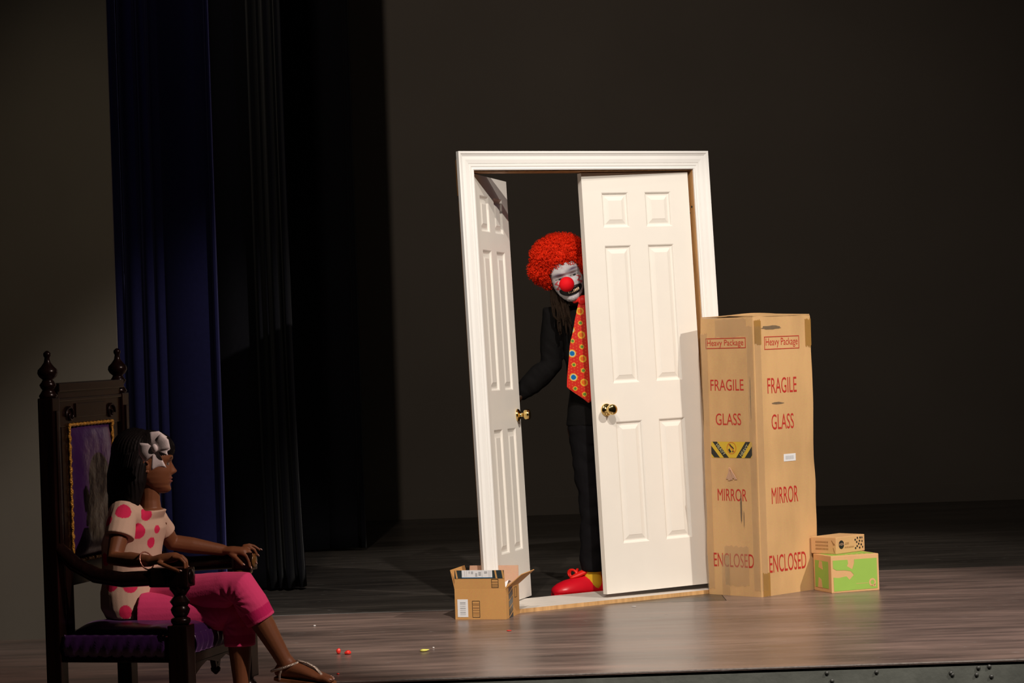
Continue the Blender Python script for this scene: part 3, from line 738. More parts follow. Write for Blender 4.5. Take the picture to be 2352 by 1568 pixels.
flap((OW, OD - T4 / 2, OH), (0, OD - T4 / 2, OH), (0, 0.22, 1), 0.088, 'card_in')
flap((OW - T4 / 2, 0, OH), (OW - T4 / 2, OD, OH), (0.75, 0, 0.62), 0.105, 'card2')
flap((T4 / 2, OD, OH), (T4 / 2, 0, OH), (-0.22, 0, 1), 0.092, 'card2')
OFm = plane_m((0, -0.0005, 0), (1, 0, 0), (0, 0, 1))
OS = plane_m((OW + 0.0005, 0, 0), (0, 1, 0), (0, 0, 1))
fd = Vector((0, -0.05, 1)).normalized()
FFm = plane_m(Vector((0, T4 / 2 - 0.0024, OH)), (1, 0, 0), fd)
# tape on the raised front flap
tp = put_polys([[(0.004, 0.050), (0.244, 0.050), (0.244, 0.0885), (0.004, 0.0885)]], FFm, 'dark_tape', ob, 'printed_tape')
put_polys([[(0.004 + x, 0.050), (0.012 + x, 0.050), (0.006 + x, 0.0885), (-0.002 + x, 0.0885)] for x in (0.008, 0.20, 0.234)], FFm, 'card2', tp, 'tape_stripe', lift=0.0006)
sl = put_polys([[(0.040, 0.055), (0.188, 0.055), (0.188, 0.089), (0.040, 0.089)]], FFm, 'white_label', ob, 'address_label', lift=0.0007)
put_polys([[(0.040, 0.052), (0.188, 0.052), (0.188, 0.0555), (0.040, 0.0555)]], FFm, 'blue_tape', sl, 'blue_stripe', lift=0.0008)
put_polys([[(x, z), (x + w_, z), (x + w_, z + h_), (x, z + h_)] for x, z, w_, h_ in ((0.055, 0.058, 0.0012, 0.028), (0.064, 0.058, 0.0008, 0.028), (0.106, 0.060, 0.010, 0.016), (0.122, 0.064, 0.012, 0.018), (0.139, 0.056, 0.001, 0.031), (0.150, 0.074, 0.014, 0.010), (0.172, 0.056, 0.001, 0.031), (0.178, 0.056, 0.001, 0.031), (0.086, 0.072, 0.010, 0.012), (0.075, 0.074, 0.004, 0.010))], FFm, 'grey_ink', sl, 'printed_mark', lift=0.0014)
put_polys(frame_poly(0.182, 0.006, 0.216, 0.047, 0.002) + [[(0.184, 0.006 + z), (0.214, 0.006 + z), (0.214, 0.0072 + z), (0.184, 0.0072 + z)] for z in (0.008, 0.016, 0.026)], FFm, 'black_ink', ob, 'printed_frame')
# labels on the front wall
wl = put_polys([[(0.013, 0.012), (0.064, 0.012), (0.064, 0.095), (0.013, 0.095)]], OFm, 'white_label', ob, 'barcode_label')
put_polys([[(0.026, 0.022 + z), (0.053, 0.022 + z), (0.053, 0.0245 + z), (0.026, 0.0245 + z)] for z in (0, 0.008, 0.012, 0.020, 0.028, 0.032, 0.040, 0.048, 0.054, 0.058)], OFm, 'grey_ink', wl, 'barcode', lift=0.0006)
put_polys(frame_poly(0.085, 0.010, 0.122, 0.088, 0.002), OFm, 'black_ink', ob, 'printed_frame')
put_polys([[(0.088, z), (0.119, z), (0.119, z + h_), (0.088, z + h_)] for z, h_ in ((0.022, 0.0015), (0.030, 0.004), (0.042, 0.003), (0.052, 0.006), (0.066, 0.002), (0.072, 0.004))], OFm, 'faint_ink', ob, 'printed_mark')
tp2 = put_polys([[(0.055, 0.0), (0.125, 0.0), (0.125, OH), (0.055, OH)]], OS, 'dark_tape', ob, 'printed_tape')
put_polys([[(0.055, z), (0.125, z + 0.022), (0.125, z + 0.026), (0.055, z + 0.004)] for z in (0.004, 0.042, 0.080, 0.114)], OS, 'card2', tp2, 'tape_stripe', lift=0.0006)
put_polys(frame_poly(0.16, 0.085, 0.20, 0.135, 0.002), OS, 'black_ink', ob, 'printed_frame')
# crumpled paper inside
pp = []
for i in range(9):
    row = []
    for j in range(9):
        x = 0.02 + 0.20 * j / 8; y = 0.02 + 0.19 * i / 8
        row.append(OM @ Vector((x, y, 0.095 + 0.045 * nz((x * 14, y * 14, 2.3)) + 0.055 * (j / 8) ** 2)))
    pp.append(row)
tag(obj('packing_paper', G().sheet(pp, 0.0015), 'paper'), 'crumpled white packing paper inside the open shipping box', 'paper')

# ------------------------------------------------------------------ floor litter
def scrap(name, u, v, size, mat, label, cat, seed, flat=0.45, tail=None):
    d = ray(u, v); t = -CAMZ / d.z; p = CO + d * t
    g = G().ell((0, 0, 0), ((size, 0, 0), (0, size * 0.8, 0), (0, 0, size * flat)), 14, 9)
    for q in g.v:
        k = 1 + 0.55 * nz((q.x * 60 + seed, q.y * 60, q.z * 60)); q *= k
    if tail: g.tube([(size * 0.5, 0, 0), (size * tail, size * 0.15, size * 0.1)], [size * 0.3, size * 0.12], 8)
    mz = min(q.z for q in g.v)
    for q in g.v: q += Vector((p.x, p.y, -mz + 0.0005))
    return tag(obj(name, g, mat, smooth=True), label, cat)
scrap('balloon_scrap', 779, 1502, 0.010, 'balloon_red', 'upright burst red balloon scrap lying on the stage floor beside a rounder one', 'balloon scrap', 1, 1.3)
scrap('balloon_scrap', 798, 1503, 0.014, 'balloon_red', 'rounded burst red balloon scrap on the stage floor', 'balloon scrap', 5, 0.6)
scrap('balloon_scrap', 973, 1496, 0.016, 'balloon_yellow', 'yellow green balloon scrap lying flat on the stage floor', 'balloon scrap', 9, 0.3, 1.4)
scrap('balloon_scrap', 1170, 1449, 0.011, 'balloon_red', 'flat red scrap on the floor near the open shipping box', 'balloon scrap', 12, 0.2)
scrap('balloon_scrap', 777, 1549, 0.006, 'balloon_red', 'tiny red scrap on the floor by the sandal toes', 'balloon scrap', 15, 0.5)
scrap('paper_scrap', 996, 1489, 0.005, 'scrap_white', 'tiny white paper scrap beside the yellow balloon scrap', 'scrap', 18, 0.7)
scrap('paper_scrap', 1455, 1393, 0.010, 'scrap_white', 'white paper scrap on the floor below the door sill', 'scrap', 21, 0.15)
scrap('paper_scrap', 723, 1438, 0.006, 'scrap_white', 'pale speck of paper on the bluish floor behind the sandal', 'scrap', 25, 0.5)

# ------------------------------------------------------------------ throne
TH_A = 16.0
CC = Vector((-1.306, 9.30, 0))
F = Vector((math.cos(R(TH_A)), -math.sin(R(TH_A)), 0)); Lv = Vector((math.sin(R(TH_A)), math.cos(R(TH_A)), 0)); UP = Vector((0, 0, 1))
CM = Matrix(((F.x, Lv.x, 0, CC.x), (F.y, Lv.y, 0, CC.y), (0, 0, 1, 0), (0, 0, 0, 1)))
throne = thing('throne_chair', 'tall dark carved wooden throne with purple satin upholstery and gold braid', 'chair', CM)
HW, FB, FF_ = 0.29, -0.245, 0.225
def tp_(name, g, mat, par=None, **k): return obj(name, g, mat, par or throne, local=True, **k)
fin = [(0.030, 0), (0.033, 0.008), (0.026, 0.018), (0.020, 0.028), (0.026, 0.036), (0.030, 0.046), (0.022, 0.056), (0.018, 0.064), (0.030, 0.074), (0.036, 0.086), (0.034, 0.098), (0.022, 0.110), (0.012, 0.124), (0.009, 0.140), (0.013, 0.148), (0.013, 0.156), (0.006, 0.163), (0.001, 0.165)]
for sg in (-1, 1):
    y = sg * HW
    ps = tp_('back_post', G().box((FB - 0.028, y - 0.03, 0.0), (FB + 0.028, y + 0.03, 1.165)).box((FB + 0.028, y - 0.012, 0.62), (FB + 0.034, y + 0.012, 1.12)), 'dark_wood', bevel=0.005)
    tp_('finial', G().lathe(fin, 20, Matrix.Translation((FB, y, 1.165))), 'dark_wood', ps, smooth=True)
    # front leg and turned arm support
    lp = [(0.026, 0.0), (0.036, 0.012), (0.036, 0.03), (0.022, 0.045), (0.028, 0.06), (0.040, 0.075), (0.040, 0.095), (0.026, 0.11), (0.030, 0.12)]
    lg = tp_('front_leg', G().lathe(lp, 20, Matrix.Translation((FF_, y, 0))), 'dark_wood', smooth=True, angle=60)
    tp_('leg_block', G().box((FF_ - 0.036, y - 0.036, 0.118), (FF_ + 0.036, y + 0.036, 0.375)), 'dark_wood', lg, bevel=0.006)
    ap = [(0.028, 0.375), (0.034, 0.385), (0.034, 0.395), (0.022, 0.402), (0.030, 0.415), (0.034, 0.428), (0.026, 0.440), (0.036, 0.455), (0.020, 0.475), (0.030, 0.490), (0.036, 0.498), (0.036, 0.508)]
    tp_('arm_support', G().lathe(ap, 20, Matrix.Translation((FF_, y, 0))), 'gilt_wood' if sg > 0 else 'dark_wood', smooth=True, angle=60)
    # arm: curved rail ending in a carved block
    pts = [(FB + 0.02, y, 0.64), (FB + 0.08, y, 0.585), (FB + 0.16, y, 0.545), (FB + 0.26, y, 0.530), (FB + 0.36, y, 0.535), (FF_ + 0.02, y, 0.540)]
    arm = tp_('armrest', G().tube(pts, [0.030, 0.032, 0.034, 0.034, 0.034, 0.034], 12, flat=0.8), 'dark_wood', smooth=True)
    tp_('arm_block', G().box((FF_ - (0.10 if sg < 0 else 0.03), y - 0.036, 0.505), (FF_ + 0.045, y + 0.036, 0.572)), 'dark_wood', arm, bevel=0.010)
    tp_('arm_rosette', G().lathe([(0.026, 0), (0.026, 0.003), (0.019, 0.004), (0.012, 0.008), (0.004, 0.009)], 16, Matrix.Translation((FF_ + 0.045, y, 0.54)) @ Matrix.Rotation(R(90), 4, 'Y')), 'gilt_wood' if sg > 0 else 'dark_wood', arm, smooth=True)
    tp_('side_rail', G().box((FB + 0.02, y - 0.020, 0.245), (FF_ - 0.03, y + 0.020, 0.335)), 'dark_wood', bevel=0.004)
cr = tp_('crest_rail', G().box((FB - 0.024, -HW + 0.03, 1.06), (FB + 0.020, HW - 0.03, 1.205)).box((FB - 0.03, -HW + 0.02, 1.185), (FB + 0.032, HW - 0.02, 1.215)).box((FB - 0.026, -HW + 0.02, 1.150), (FB + 0.026, HW - 0.02, 1.162)), 'dark_wood', bevel=0.003)
for sg in (-1, 1):
    sp = [(FB + 0.024, sg * (0.17 + 0.034 * math.cos(t) * (1 - t / 9)), 1.10 + 0.034 * math.sin(t) * (1 - t / 9)) for t in [q * 0.5 for q in range(15)]]
    tp_('carved_scroll', G().tube(sp, 0.0045, 8), 'dark_wood', cr, smooth=True)
    tp_('back_stile', G().box((FB - 0.02, sg * 0.205 - 0.03, 0.30), (FB + 0.018, sg * 0.205 + 0.03, 1.07)), 'dark_wood', bevel=0.004)
tp_('crest_panel', G().box((FB + 0.02, -0.125, 1.09), (FB + 0.025, 0.125, 1.14)), 'dark_wood', cr, bevel=0.002)
tp_('lower_back_rail', G().box((FB - 0.022, -0.2, 0.50), (FB + 0.018, 0.2, 0.58)), 'dark_wood', bevel=0.004)
# upholstered back panel, softly padded
rows = []
for i in range(23):
    z = 0.585 + (1.065 - 0.585) * i / 22; row = []
    for j in range(19):
        y = -0.178 + 0.356 * j / 18
        e = min(i, 22 - i) / 22 * 2; e2 = min(j, 18 - j) / 18 * 2
        puff = 0.030 * (1 - (1 - min(1, e * 2)) ** 2) ** 0.5 * (1 - (1 - min(1, e2 * 1.6)) ** 2) ** 0.5
        row.append((FB + 0.006 + puff + 0.004 * nz((y * 8, z * 8, 1)), y, z))
    rows.append(row)
bp_ = tp_('back_cushion', G().sheet(rows, 0.006), 'purple', smooth=True)
gbp = [(FB + 0.022, -0.178, 0.585), (FB + 0.022, -0.178, 1.065), (FB + 0.022, 0.178, 1.065), (FB + 0.022, 0.178, 0.585), (FB + 0.022, -0.178, 0.585)]
gg = G()
for a, b in zip(gbp, gbp[1:]):
    n = 60; pts = []
    for i in range(n + 1):
        q = Vector(a).lerp(Vector(b), i / n); pts.append(q + Vector((0.0016 * math.sin(i * 1.9), 0, 0)))
    gg.tube(pts, [0.0060 + 0.0016 * math.sin(i * 1.3) for i in range(n + 1)], 8)
tp_('gold_braid', gg, 'gold_braid', bp_, smooth=True)
# seat frame, scalloped apron, cushion
sf = tp_('seat_frame', G().box((FF_ - 0.022, -HW + 0.036, 0.235), (FF_ + 0.022, HW - 0.036, 0.335)).box((FB - 0.02, -HW + 0.03, 0.245), (FB + 0.02, HW - 0.03, 0.335)).box((FB + 0.02, -HW + 0.02, 0.315), (FF_ - 0.02, HW - 0.02, 0.333)), 'dark_wood', bevel=0.004)
ap = []
n = 40
for i in range(n + 1):
    y = -HW + 0.036 + (2 * HW - 0.072) * i / n; t = abs(i / n - 0.5) * 2
    drop = 0.075 * (t ** 2.2) + 0.022 * max(0, math.cos((i / n - 0.5) * 2 * math.pi * 1.5)) + (0.03 if t < 0.08 else 0)
    ap.append((y, 0.236 - drop))
poly = [(ap[0][0], 0.245)] + ap + [(ap[-1][0], 0.245)]
tp_('carved_apron', G().prism(poly, plane_m((FF_ - 0.008, 0, 0), (0, 1, 0), (0, 0, 1)), 0.020), 'dark_wood', sf)
tp_('apron_pendant', G().lathe([(0.004, 0), (0.016, 0.012), (0.018, 0.022), (0.010, 0.032), (0.012, 0.045)], 14, Matrix.Translation((FF_ + 0.002, 0, 0.165))), 'dark_wood', sf, smooth=True)
rows = []
for i in range(25):
    x = FB + 0.03 + (FF_ + 0.025 - FB - 0.03) * i / 24; row = []
    for j in range(25):
        y = -HW + 0.035 + (2 * HW - 0.07) * j / 24
        ex = min(i, 24 - i) / 12; ey = min(j, 24 - j) / 12
        h = (1 - (1 - min(1, ex * 2.4)) ** 2) ** 0.5 * (1 - (1 - min(1, ey * 2.4)) ** 2) ** 0.5
        row.append((x, y, 0.330 + 0.040 * h + 0.006 * nz((x * 10, y * 10, 5)) * h))
    rows.append(row)
tp_('seat_cushion', G().sheet(rows, 0.006), 'purple', smooth=True)
rows = []
for i in range(9):
    z = 0.325 - 0.055 * i / 8; row = []
    for j in range(41):
        y = -HW + 0.04 + (2 * HW - 0.08) * j / 40
        row.append((FF_ + 0.026 + 0.010 * math.sin(math.pi * i / 8) + 0.004 * math.sin(j * 1.7 + i * 0.3), y, z + 0.012 * (1 - i / 8)))
    rows.append(row)
tp_('cushion_front', G().sheet(rows, 0.005), 'purple', smooth=True)
for sg in (-1, 1):
    rows = []
    for i in range(9):
        z = 0.34 - 0.075 * i / 8; row = []
        for j in range(31):
            x = FB + 0.04 + (FF_ - 0.05 - FB - 0.04) * j / 30
            row.append((x, sg * (HW + 0.018 + 0.010 * math.sin(math.pi * i / 8) + 0.004 * math.sin(j * 1.9 + i * 0.5)), z))
        rows.append(row)
    tp_('cushion_side', G().sheet(rows, 0.005), 'purple', smooth=True)

# ------------------------------------------------------------------ heads
def interp(tab, z):
    tab = sorted(tab)
    if z <= tab[0][0]: return tab[0][1]
    for (a, p), (b, q) in zip(tab, tab[1:]):
        if z <= b:
            t = (z - a) / (b - a); t = t * t * (3 - 2 * t) * 0.35 + t * 0.65
            return p + (q - p) * t
    return tab[-1][1]
YF = [(-.5, .24), (-.485, .30), (-.46, .34), (-.43, .355), (-.39, .345), (-.36, .335), (-.32, .345), (-.27, .352), (-.2, .352), (-.1, .35), (0, .345), (.05, .352), (.1, .382), (.15, .385), (.25, .365), (.35, .30), (.42, .22), (.47, .12), (.495, .03), (.5, 0)]
YB = [(-.5, .12), (-.45, .02), (-.38, -.06), (-.3, -.16), (-.2, -.28), (-.1, -.37), (0, -.42), (.15, -.45), (.3, -.41), (.4, -.32), (.47, -.19), (.495, -.09), (.5, -.06)]
WD = [(-.5, .06), (-.48, .11), (-.45, .15), (-.38, .21), (-.3, .255), (-.2, .292), (-.1, .318), (0, .33), (.15, .338), (.3, .305), (.4, .235), (.47, .14), (.495, .06), (.5, .02)]
def ga(x, s): return math.exp(-(x / s) ** 2)
def head(nose=1.0, smile=0.0, lips=1.0, nr=84, ns=104):
    """unit head: +y forward, z up, height 1; returns G and the list of unit coordinates"""
    rings = []
    for i in range(nr + 1):
        t = i / nr; z = -0.5 * math.cos(math.pi * t)
        yf, yb, wd = interp(YF, z), interp(YB, z), interp(WD, z)
        yc = (yf + yb) / 2 * 0.6
        row = []
        for j in range(ns):
            a = 2 * math.pi * j / ns
            ca, sa = math.cos(a), math.sin(a)
            x = wd * math.copysign(abs(sa) ** 0.92, sa)
            y = yc + ((yf - yc) if ca > 0 else (yc - yb)) * math.copysign(abs(ca) ** 0.86, ca)
            if ca > 0:
                wgt = min(1, ca * 2.2)
                d = 0
                d += nose * (0.105 * ga(z + .125, .055) * ga(x, .052) + 0.060 * ga(z + .04, .07) * ga(x, .036) + 0.035 * ga(z + .14, .03) * ga(abs(x) - .055, .028))
                d += -0.034 * ga(abs(x) - .14, .065) * ga(z - .015, .05)
                d += 0.018 * ga(abs(x) - .14, .045) * ga(z - .005, .028)
                d += 0.012 * ga(abs(x) - .13, .10) * ga(z - .10, .035)
                d += 0.020 * ga(abs(x) - .19, .08) * ga(z + .12, .08) * (1 + smile)
                zl = z - smile * 0.9 * x * x
                d += lips * (0.026 * ga(zl + .238, .020) + 0.028 * ga(zl + .292, .022) - 0.020 * ga(zl + .265, .010)) * ga(x, .10 + .05 * smile)
                d += -0.012 * ga(z + .20, .02) * ga(x, .03)
                y += d * wgt
            row.append(Vector((x, y, z)))
        rings.append(row)
    g = G().loft(rings)
    return g
def ear(sgn):
    g = G()
    pts = []
    for i in range(15):
        a = -0.5 + i / 14 * 4.6
        pts.append((sgn * (0.345 + 0.035 * math.sin(a * .6)), -0.06 - 0.055 * math.sin(a) - 0.02, -0.02 - 0.09 * math.cos(a)))
    g.tube(pts, [0.020] * 15, 8)
    g.ell((sgn * 0.335, -0.06, -0.02), ((0.022, 0, 0), (0, 0.055, 0), (0, 0, 0.085)), 12, 8)
    g.ell((sgn * 0.335, -0.04, -0.11), ((0.02, 0, 0), (0, 0.03, 0), (0, 0, 0.03)), 10, 8)
    return g
def head_matrix(c, fwd, up, H):
    f = Vector(fwd).normalized(); u = Vector(up); u = (u - f * u.dot(f)).normalized(); r = f.cross(u)
    return Matrix(((r.x * H, f.x * H, u.x * H, c[0]), (r.y * H, f.y * H, u.y * H, c[1]), (r.z * H, f.z * H, u.z * H, c[2]), (0, 0, 0, 1)))
def ellring(c, ax, ay, a, b, n=28):
    return [Vector(c) + ax * (a * math.cos(2 * math.pi * i / n)) + ay * (b * math.sin(2 * math.pi * i / n)) for i in range(n)]

# ------------------------------------------------------------------ girl on the throne
def loc(u, v, l):
    d = ray(u, v); o = CO - CC
    t = (l - o.dot(Lv)) / d.dot(Lv)
    return CO + d * t
def cl(f, l, z): return CC + F * f + Lv * l + UP * z
girl = thing('person', 'seated girl in a pink dotted top, pink capris and white hair bow', 'person', Matrix.Translation((CC.x, CC.y, 0)))
SK = np.array((0.195, 0.078, 0.034)); SKD = np.array((0.115, 0.045, 0.022))
pel = loc(305, 1392, 0.0); waist = loc(303, 1330, 0); chest = loc(304, 1245, 0.0); upch = loc(320, 1190, 0.0); nb = loc(345, 1160, 0.0)
shR = loc(282, 1186, -0.135); shL = loc(362, 1196, 0.125)
elR = loc(263, 1283, -0.215); wrR = loc(345, 1288, -0.285); 
elL = loc(395, 1245, 0.20); wrL = loc(512, 1263, 0.265)
hipR = loc(330, 1414, -0.07); hipL = loc(345, 1382, 0.02)
knR = loc(548, 1404, -0.025); anR = loc(556, 1600, -0.03)
knL = loc(556, 1348, -0.085); anL = loc(660, 1528, -0.03)
def tor(extra=0.0, top=True):
    rr = [(pel + UP * -0.03, 0.085, 0.118), (pel, 0.098, 0.130), (waist + UP * -0.04, 0.095, 0.122), (waist, 0.086, 0.110), (waist.lerp(chest, .5), 0.088, 0.112), (chest, 0.094, 0.120), (chest.lerp(upch, .6), 0.090, 0.122), (upch, 0.070, 0.108), (nb + UP * -0.012, 0.045, 0.062)]
    return G().loft([ellring(c, F, Lv, a + extra, b + extra) for c, a, b in rr])
def P4(a, b, n=4): return [a.lerp(b, i / n) for i in range(n + 1)]
hc = loc(346, 1066, 0.0)
fw = Vector((1, 0.10, -0.03)); hu = Vector((0.0, 0, 1))
HM = head_matrix(hc, fw, hu, 0.205)
bg = G()
bg.merge(tor())
bg.tube([nb + UP * -0.03, nb + UP * 0.02, hc + UP * -0.055 + F * -0.005], [0.042, 0.036, 0.040], 16)
bg.tube([upch.lerp(shR, .4), shR, shR.lerp(elR, .4), elR, elR.lerp(wrR, .45), wrR], [0.045, 0.043, 0.036, 0.030, 0.028, 0.020], 14)
bg.tube([upch.lerp(shL, .4), shL, shL.lerp(elL, .4), elL, elL.lerp(wrL, .4), wrL], [0.045, 0.043, 0.036, 0.031, 0.030, 0.021], 14)
bg.tube([hipR, hipR.lerp(knR, .5), knR, knR.lerp(anR, .35), knR.lerp(anR, .8), anR], [0.072, 0.060, 0.047, 0.044, 0.030, 0.027], 16)
bg.tube([hipL, hipL.lerp(knL, .5), knL, knL.lerp(anL, .35), knL.lerp(anL, .8), anL], [0.072, 0.060, 0.047, 0.044, 0.031, 0.028], 16)
# left hand (far arm), fingers spread over the arm end
kc = loc(556, 1266, 0.275)
bg.tube([wrL, wrL.lerp(kc, .5), kc], [0.021, 0.030, 0.029], 12, flat=0.60)
def finger(tips, r): 
    bg.tube(tips, [r * (1 - 0.10 * i) for i in range(len(tips))], 10)
tipsL = []
def fing(pts, l0, l1, r, store):
    P = [loc(u, v, l0 + (l1 - l0) * i / (len(pts) - 1)) for i, (u, v) in enumerate(pts)]
    finger(P, r); store.append(P)
fing([(530, 1272), (543, 1282), (557, 1296)], 0.25, 0.235, 0.0092, tipsL)             # thumb
fing([(552, 1268), (566, 1276), (571, 1287), (574, 1301)], 0.258, 0.258, 0.0086, tipsL)
fing([(558, 1263), (572, 1265), (580, 1276), (586, 1291)], 0.275, 0.285, 0.0086, tipsL)
fing([(560, 1258), (574, 1256), (584, 1262), (590, 1274)], 0.291, 0.305, 0.0082, tipsL)
fing([(560, 1254), (572, 1251), (584, 1254), (596, 1262)], 0.305, 0.325, 0.0075, tipsL)
# right hand resting on the near arm, fingers curled over its end
kr = loc(398, 1279, -0.285)
bg.tube([wrR, wrR.lerp(kr, .5), kr], [0.020, 0.027, 0.025], 12, flat=0.7)
tipsR = []
fing([(365, 1292), (382, 1300), (398, 1306), (412, 1312)], -0.318, -0.335, 0.0085, tipsR)
fing([(398, 1279), (414, 1282), (424, 1292), (424, 1306)], -0.315, -0.318, 0.0078, tipsR)
fing([(400, 1276), (418, 1279), (428, 1290), (428, 1304)], -0.297, -0.295, 0.0078, tipsR)
fing([(400, 1275), (418, 1277), (428, 1286), (430, 1300)], -0.278, -0.272, 0.0074, tipsR)
fing([(398, 1275), (414, 1276), (424, 1284), (427, 1296)], -0.260, -0.252, 0.0068, tipsR)
# feet
def foot(an, toe_dir, up, heel_drop, L, side):
    td = Vector(toe_dir).normalized(); u = Vector(up); u = (u - td * u.dot(td)).normalized(); sd = td.cross(u)
    g = G(); heel = an - u * heel_drop - td * 0.02
    secs = [(-0.018, 0.018, 0.024, 0.020), (0.0, 0.030, 0.030, 0.028), (0.03, 0.034, 0.030, 0.032), (0.07, 0.026, 0.033, 0.026), (0.11, 0.018, 0.038, 0.018), (0.135, 0.013, 0.038, 0.013), (0.15, 0.010, 0.034, 0.010)]
    g.loft([[heel + td * (x * L) + u * (zc) + sd * (b * math.cos(t)) + u * (c * math.sin(t)) for t in [2 * math.pi * k / 18 for k in range(18)]] for x, c, b, zc in secs])
    toes = []
    for k in range(5):
        y = (-0.028 + 0.0145 * k) * side
        ln = [0.165, 0.172, 0.168, 0.160, 0.150][k]; r = [0.0105, 0.008, 0.0075, 0.007, 0.0065][k]
        a = heel + td * (0.13 * L) + sd * y + u * 0.012; b = heel + td * (ln * L) + sd * y * 1.05 + u * 0.008
        g.tube([a, a.lerp(b, .6) + u * 0.003, b], [r, r, r * 0.95], 10); toes.append((b, r))
    g.tube([an + u * 0.01, heel + td * 0.02 + u * 0.028], [0.028, 0.030], 12)
    return g, heel, td, u, sd, toes
toeL = loc(762, 1561, -0.03)
FL = foot(anL, (toeL - anL).normalized() + UP * -0.02 + UP * 0.22, Vector((0.25, -0.15, 1)), 0.040, 1.12, -1)
bg.merge(FL[0])
FR = foot(anR, F + Lv * -0.2, UP, max(0.03, anR.z - 0.016), 1.12, 1)
bg.merge(FR[0])
body = remesh(bg, 0.0032, 3)
ncol = len(body.v)
hd = head(0.85, 0.0, 1.15)
nh = len(hd.v)
hloc = [v.copy() for v in hd.v]
for sg in (-1, 1):
    e_ = ear(sg); hd.merge(e_); 
hd.xf(HM)
cols = []
for v in body.v:
    k = 0.5 + 0.5 * nz(v, 9); c = SK * (0.9 + 0.2 * k); cols.append((*c, 1))
for i, v in enumerate(hd.v):
    c = SK.copy()
    if i < nh:
        q = hloc[i]
        if q.y > 0.15:
            if abs(q.x) < 0.11 and -0.33 < q.z < -0.21: c = np.array((0.20, 0.06, 0.045))
            if ga(abs(q.x) - .14, .05) * ga(q.z - .115, .016) > 0.4: c = np.array((0.012, 0.008, 0.006))
            e = ((abs(q.x) - .14) / .055) ** 2 + ((q.z - .01) / .024) ** 2
            if e < 1: c = np.array((0.22, 0.19, 0.17)) if ((abs(q.x) - .15) / .022) ** 2 + ((q.z - .01) / .024) ** 2 > 1 else np.array((0.012, 0.006, 0.004))
            elif e < 1.6 and q.z > 0.01: c = np.array((0.02, 0.012, 0.01))
    cols.append((*c, 1))
body.merge(hd)
gbody = obj('body', body, 'skin', girl, smooth=True, colors=cols)
def nails(tips, par, r=0.0046):
    for P in tips:
        b = P[-1]; d = (P[-1] - P[-2]).normalized()
        side = d.cross(UP); side = side.normalized() if side.length > 1e-4 else Lv.copy()
        u = side.cross(d)
        obj('fingernail', G().ell(b + d * 0.004 + u * 0.0046, (d * 0.0058, side * r, u * 0.0024), 10, 6), 'nail', par, smooth=True)
nails(tipsL, gbody); nails(tipsR, gbody)
for b, r in FL[5]:
    obj('toenail', G().ell(b + FL[2] * r * 0.6 + FL[3] * r * 0.55, (FL[2] * r * 0.55, FL[4] * r * 0.6, FL[3] * r * 0.35), 10, 6), 'nail', gbody, smooth=True)

# dotted top
def wr(v, amp, s): 
    return amp * nz(v, s)
sg_ = G()
rr = [(loc(322, 1412, 0) , 0.110, 0.150), (pel + F * 0.012, 0.116, 0.148), (waist + UP * -0.04, 0.110, 0.136), (waist, 0.099, 0.124), (waist.lerp(chest, .5), 0.100, 0.124), (chest, 0.105, 0.131), (chest.lerp(upch, .6), 0.100, 0.132), (upch, 0.080, 0.120), (nb + UP * -0.016, 0.056, 0.074)]
sg_.loft([ellring(c, F, Lv, a, b, 36) for c, a, b in rr])
for sh, el, q in ((shR, elR, 1.0), (shL, elL, 0.78)):
    d = (el - sh)
    sg_.tube([upch.lerp(sh, .5), sh + UP * 0.004, sh + d * 0.22, sh + d * 0.50], [0.058 * q, 0.056 * q, 0.053 * q, 0.053 * q], 18, round_ends=False)
shirt = remesh(sg_, 0.0032, 6)
dotc = [(282, 1168, 18), (340, 1176, 15), (322, 1222, 19), (352, 1248, 13), (243, 1194, 13), (236, 1285, 15), (300, 1338, 19), (262, 1245, 12), (368, 1216, 10), (250, 1340, 17), (340, 1385, 17), (285, 1400, 16)]
dots3 = []
SV = np.array([tuple(v) for v in shirt.v]) - np.array(tuple(CO))
for u_, v_, r in dotc:
    d_ = np.array(tuple(ray(u_, v_).normalized())); t_ = SV @ d_
    off = np.linalg.norm(SV - t_[:, None] * d_, axis=1)
    t_[off > 0.010] = 1e9
    if t_.min() < 1e8: dots3.append((Vector(SV[int(t_.argmin())]) + CO, r / 650.0))
scol = []
for i, v in enumerate(shirt.v):
    n = wr(v, 0.004, 16); 
    shirt.v[i] = v + Vector((n, n * 0.5, 0))
    base = np.array((0.66, 0.50, 0.38))
    for c, r in dots3:
        if (v - c).length < r: base = np.array((0.72, 0.035, 0.12))
    if v.z < pel.z - 0.005: base = base * 0.9
    scol.append((*base, 1))
obj('dotted_top', shirt, 'shirt', girl, smooth=True, colors=scol)

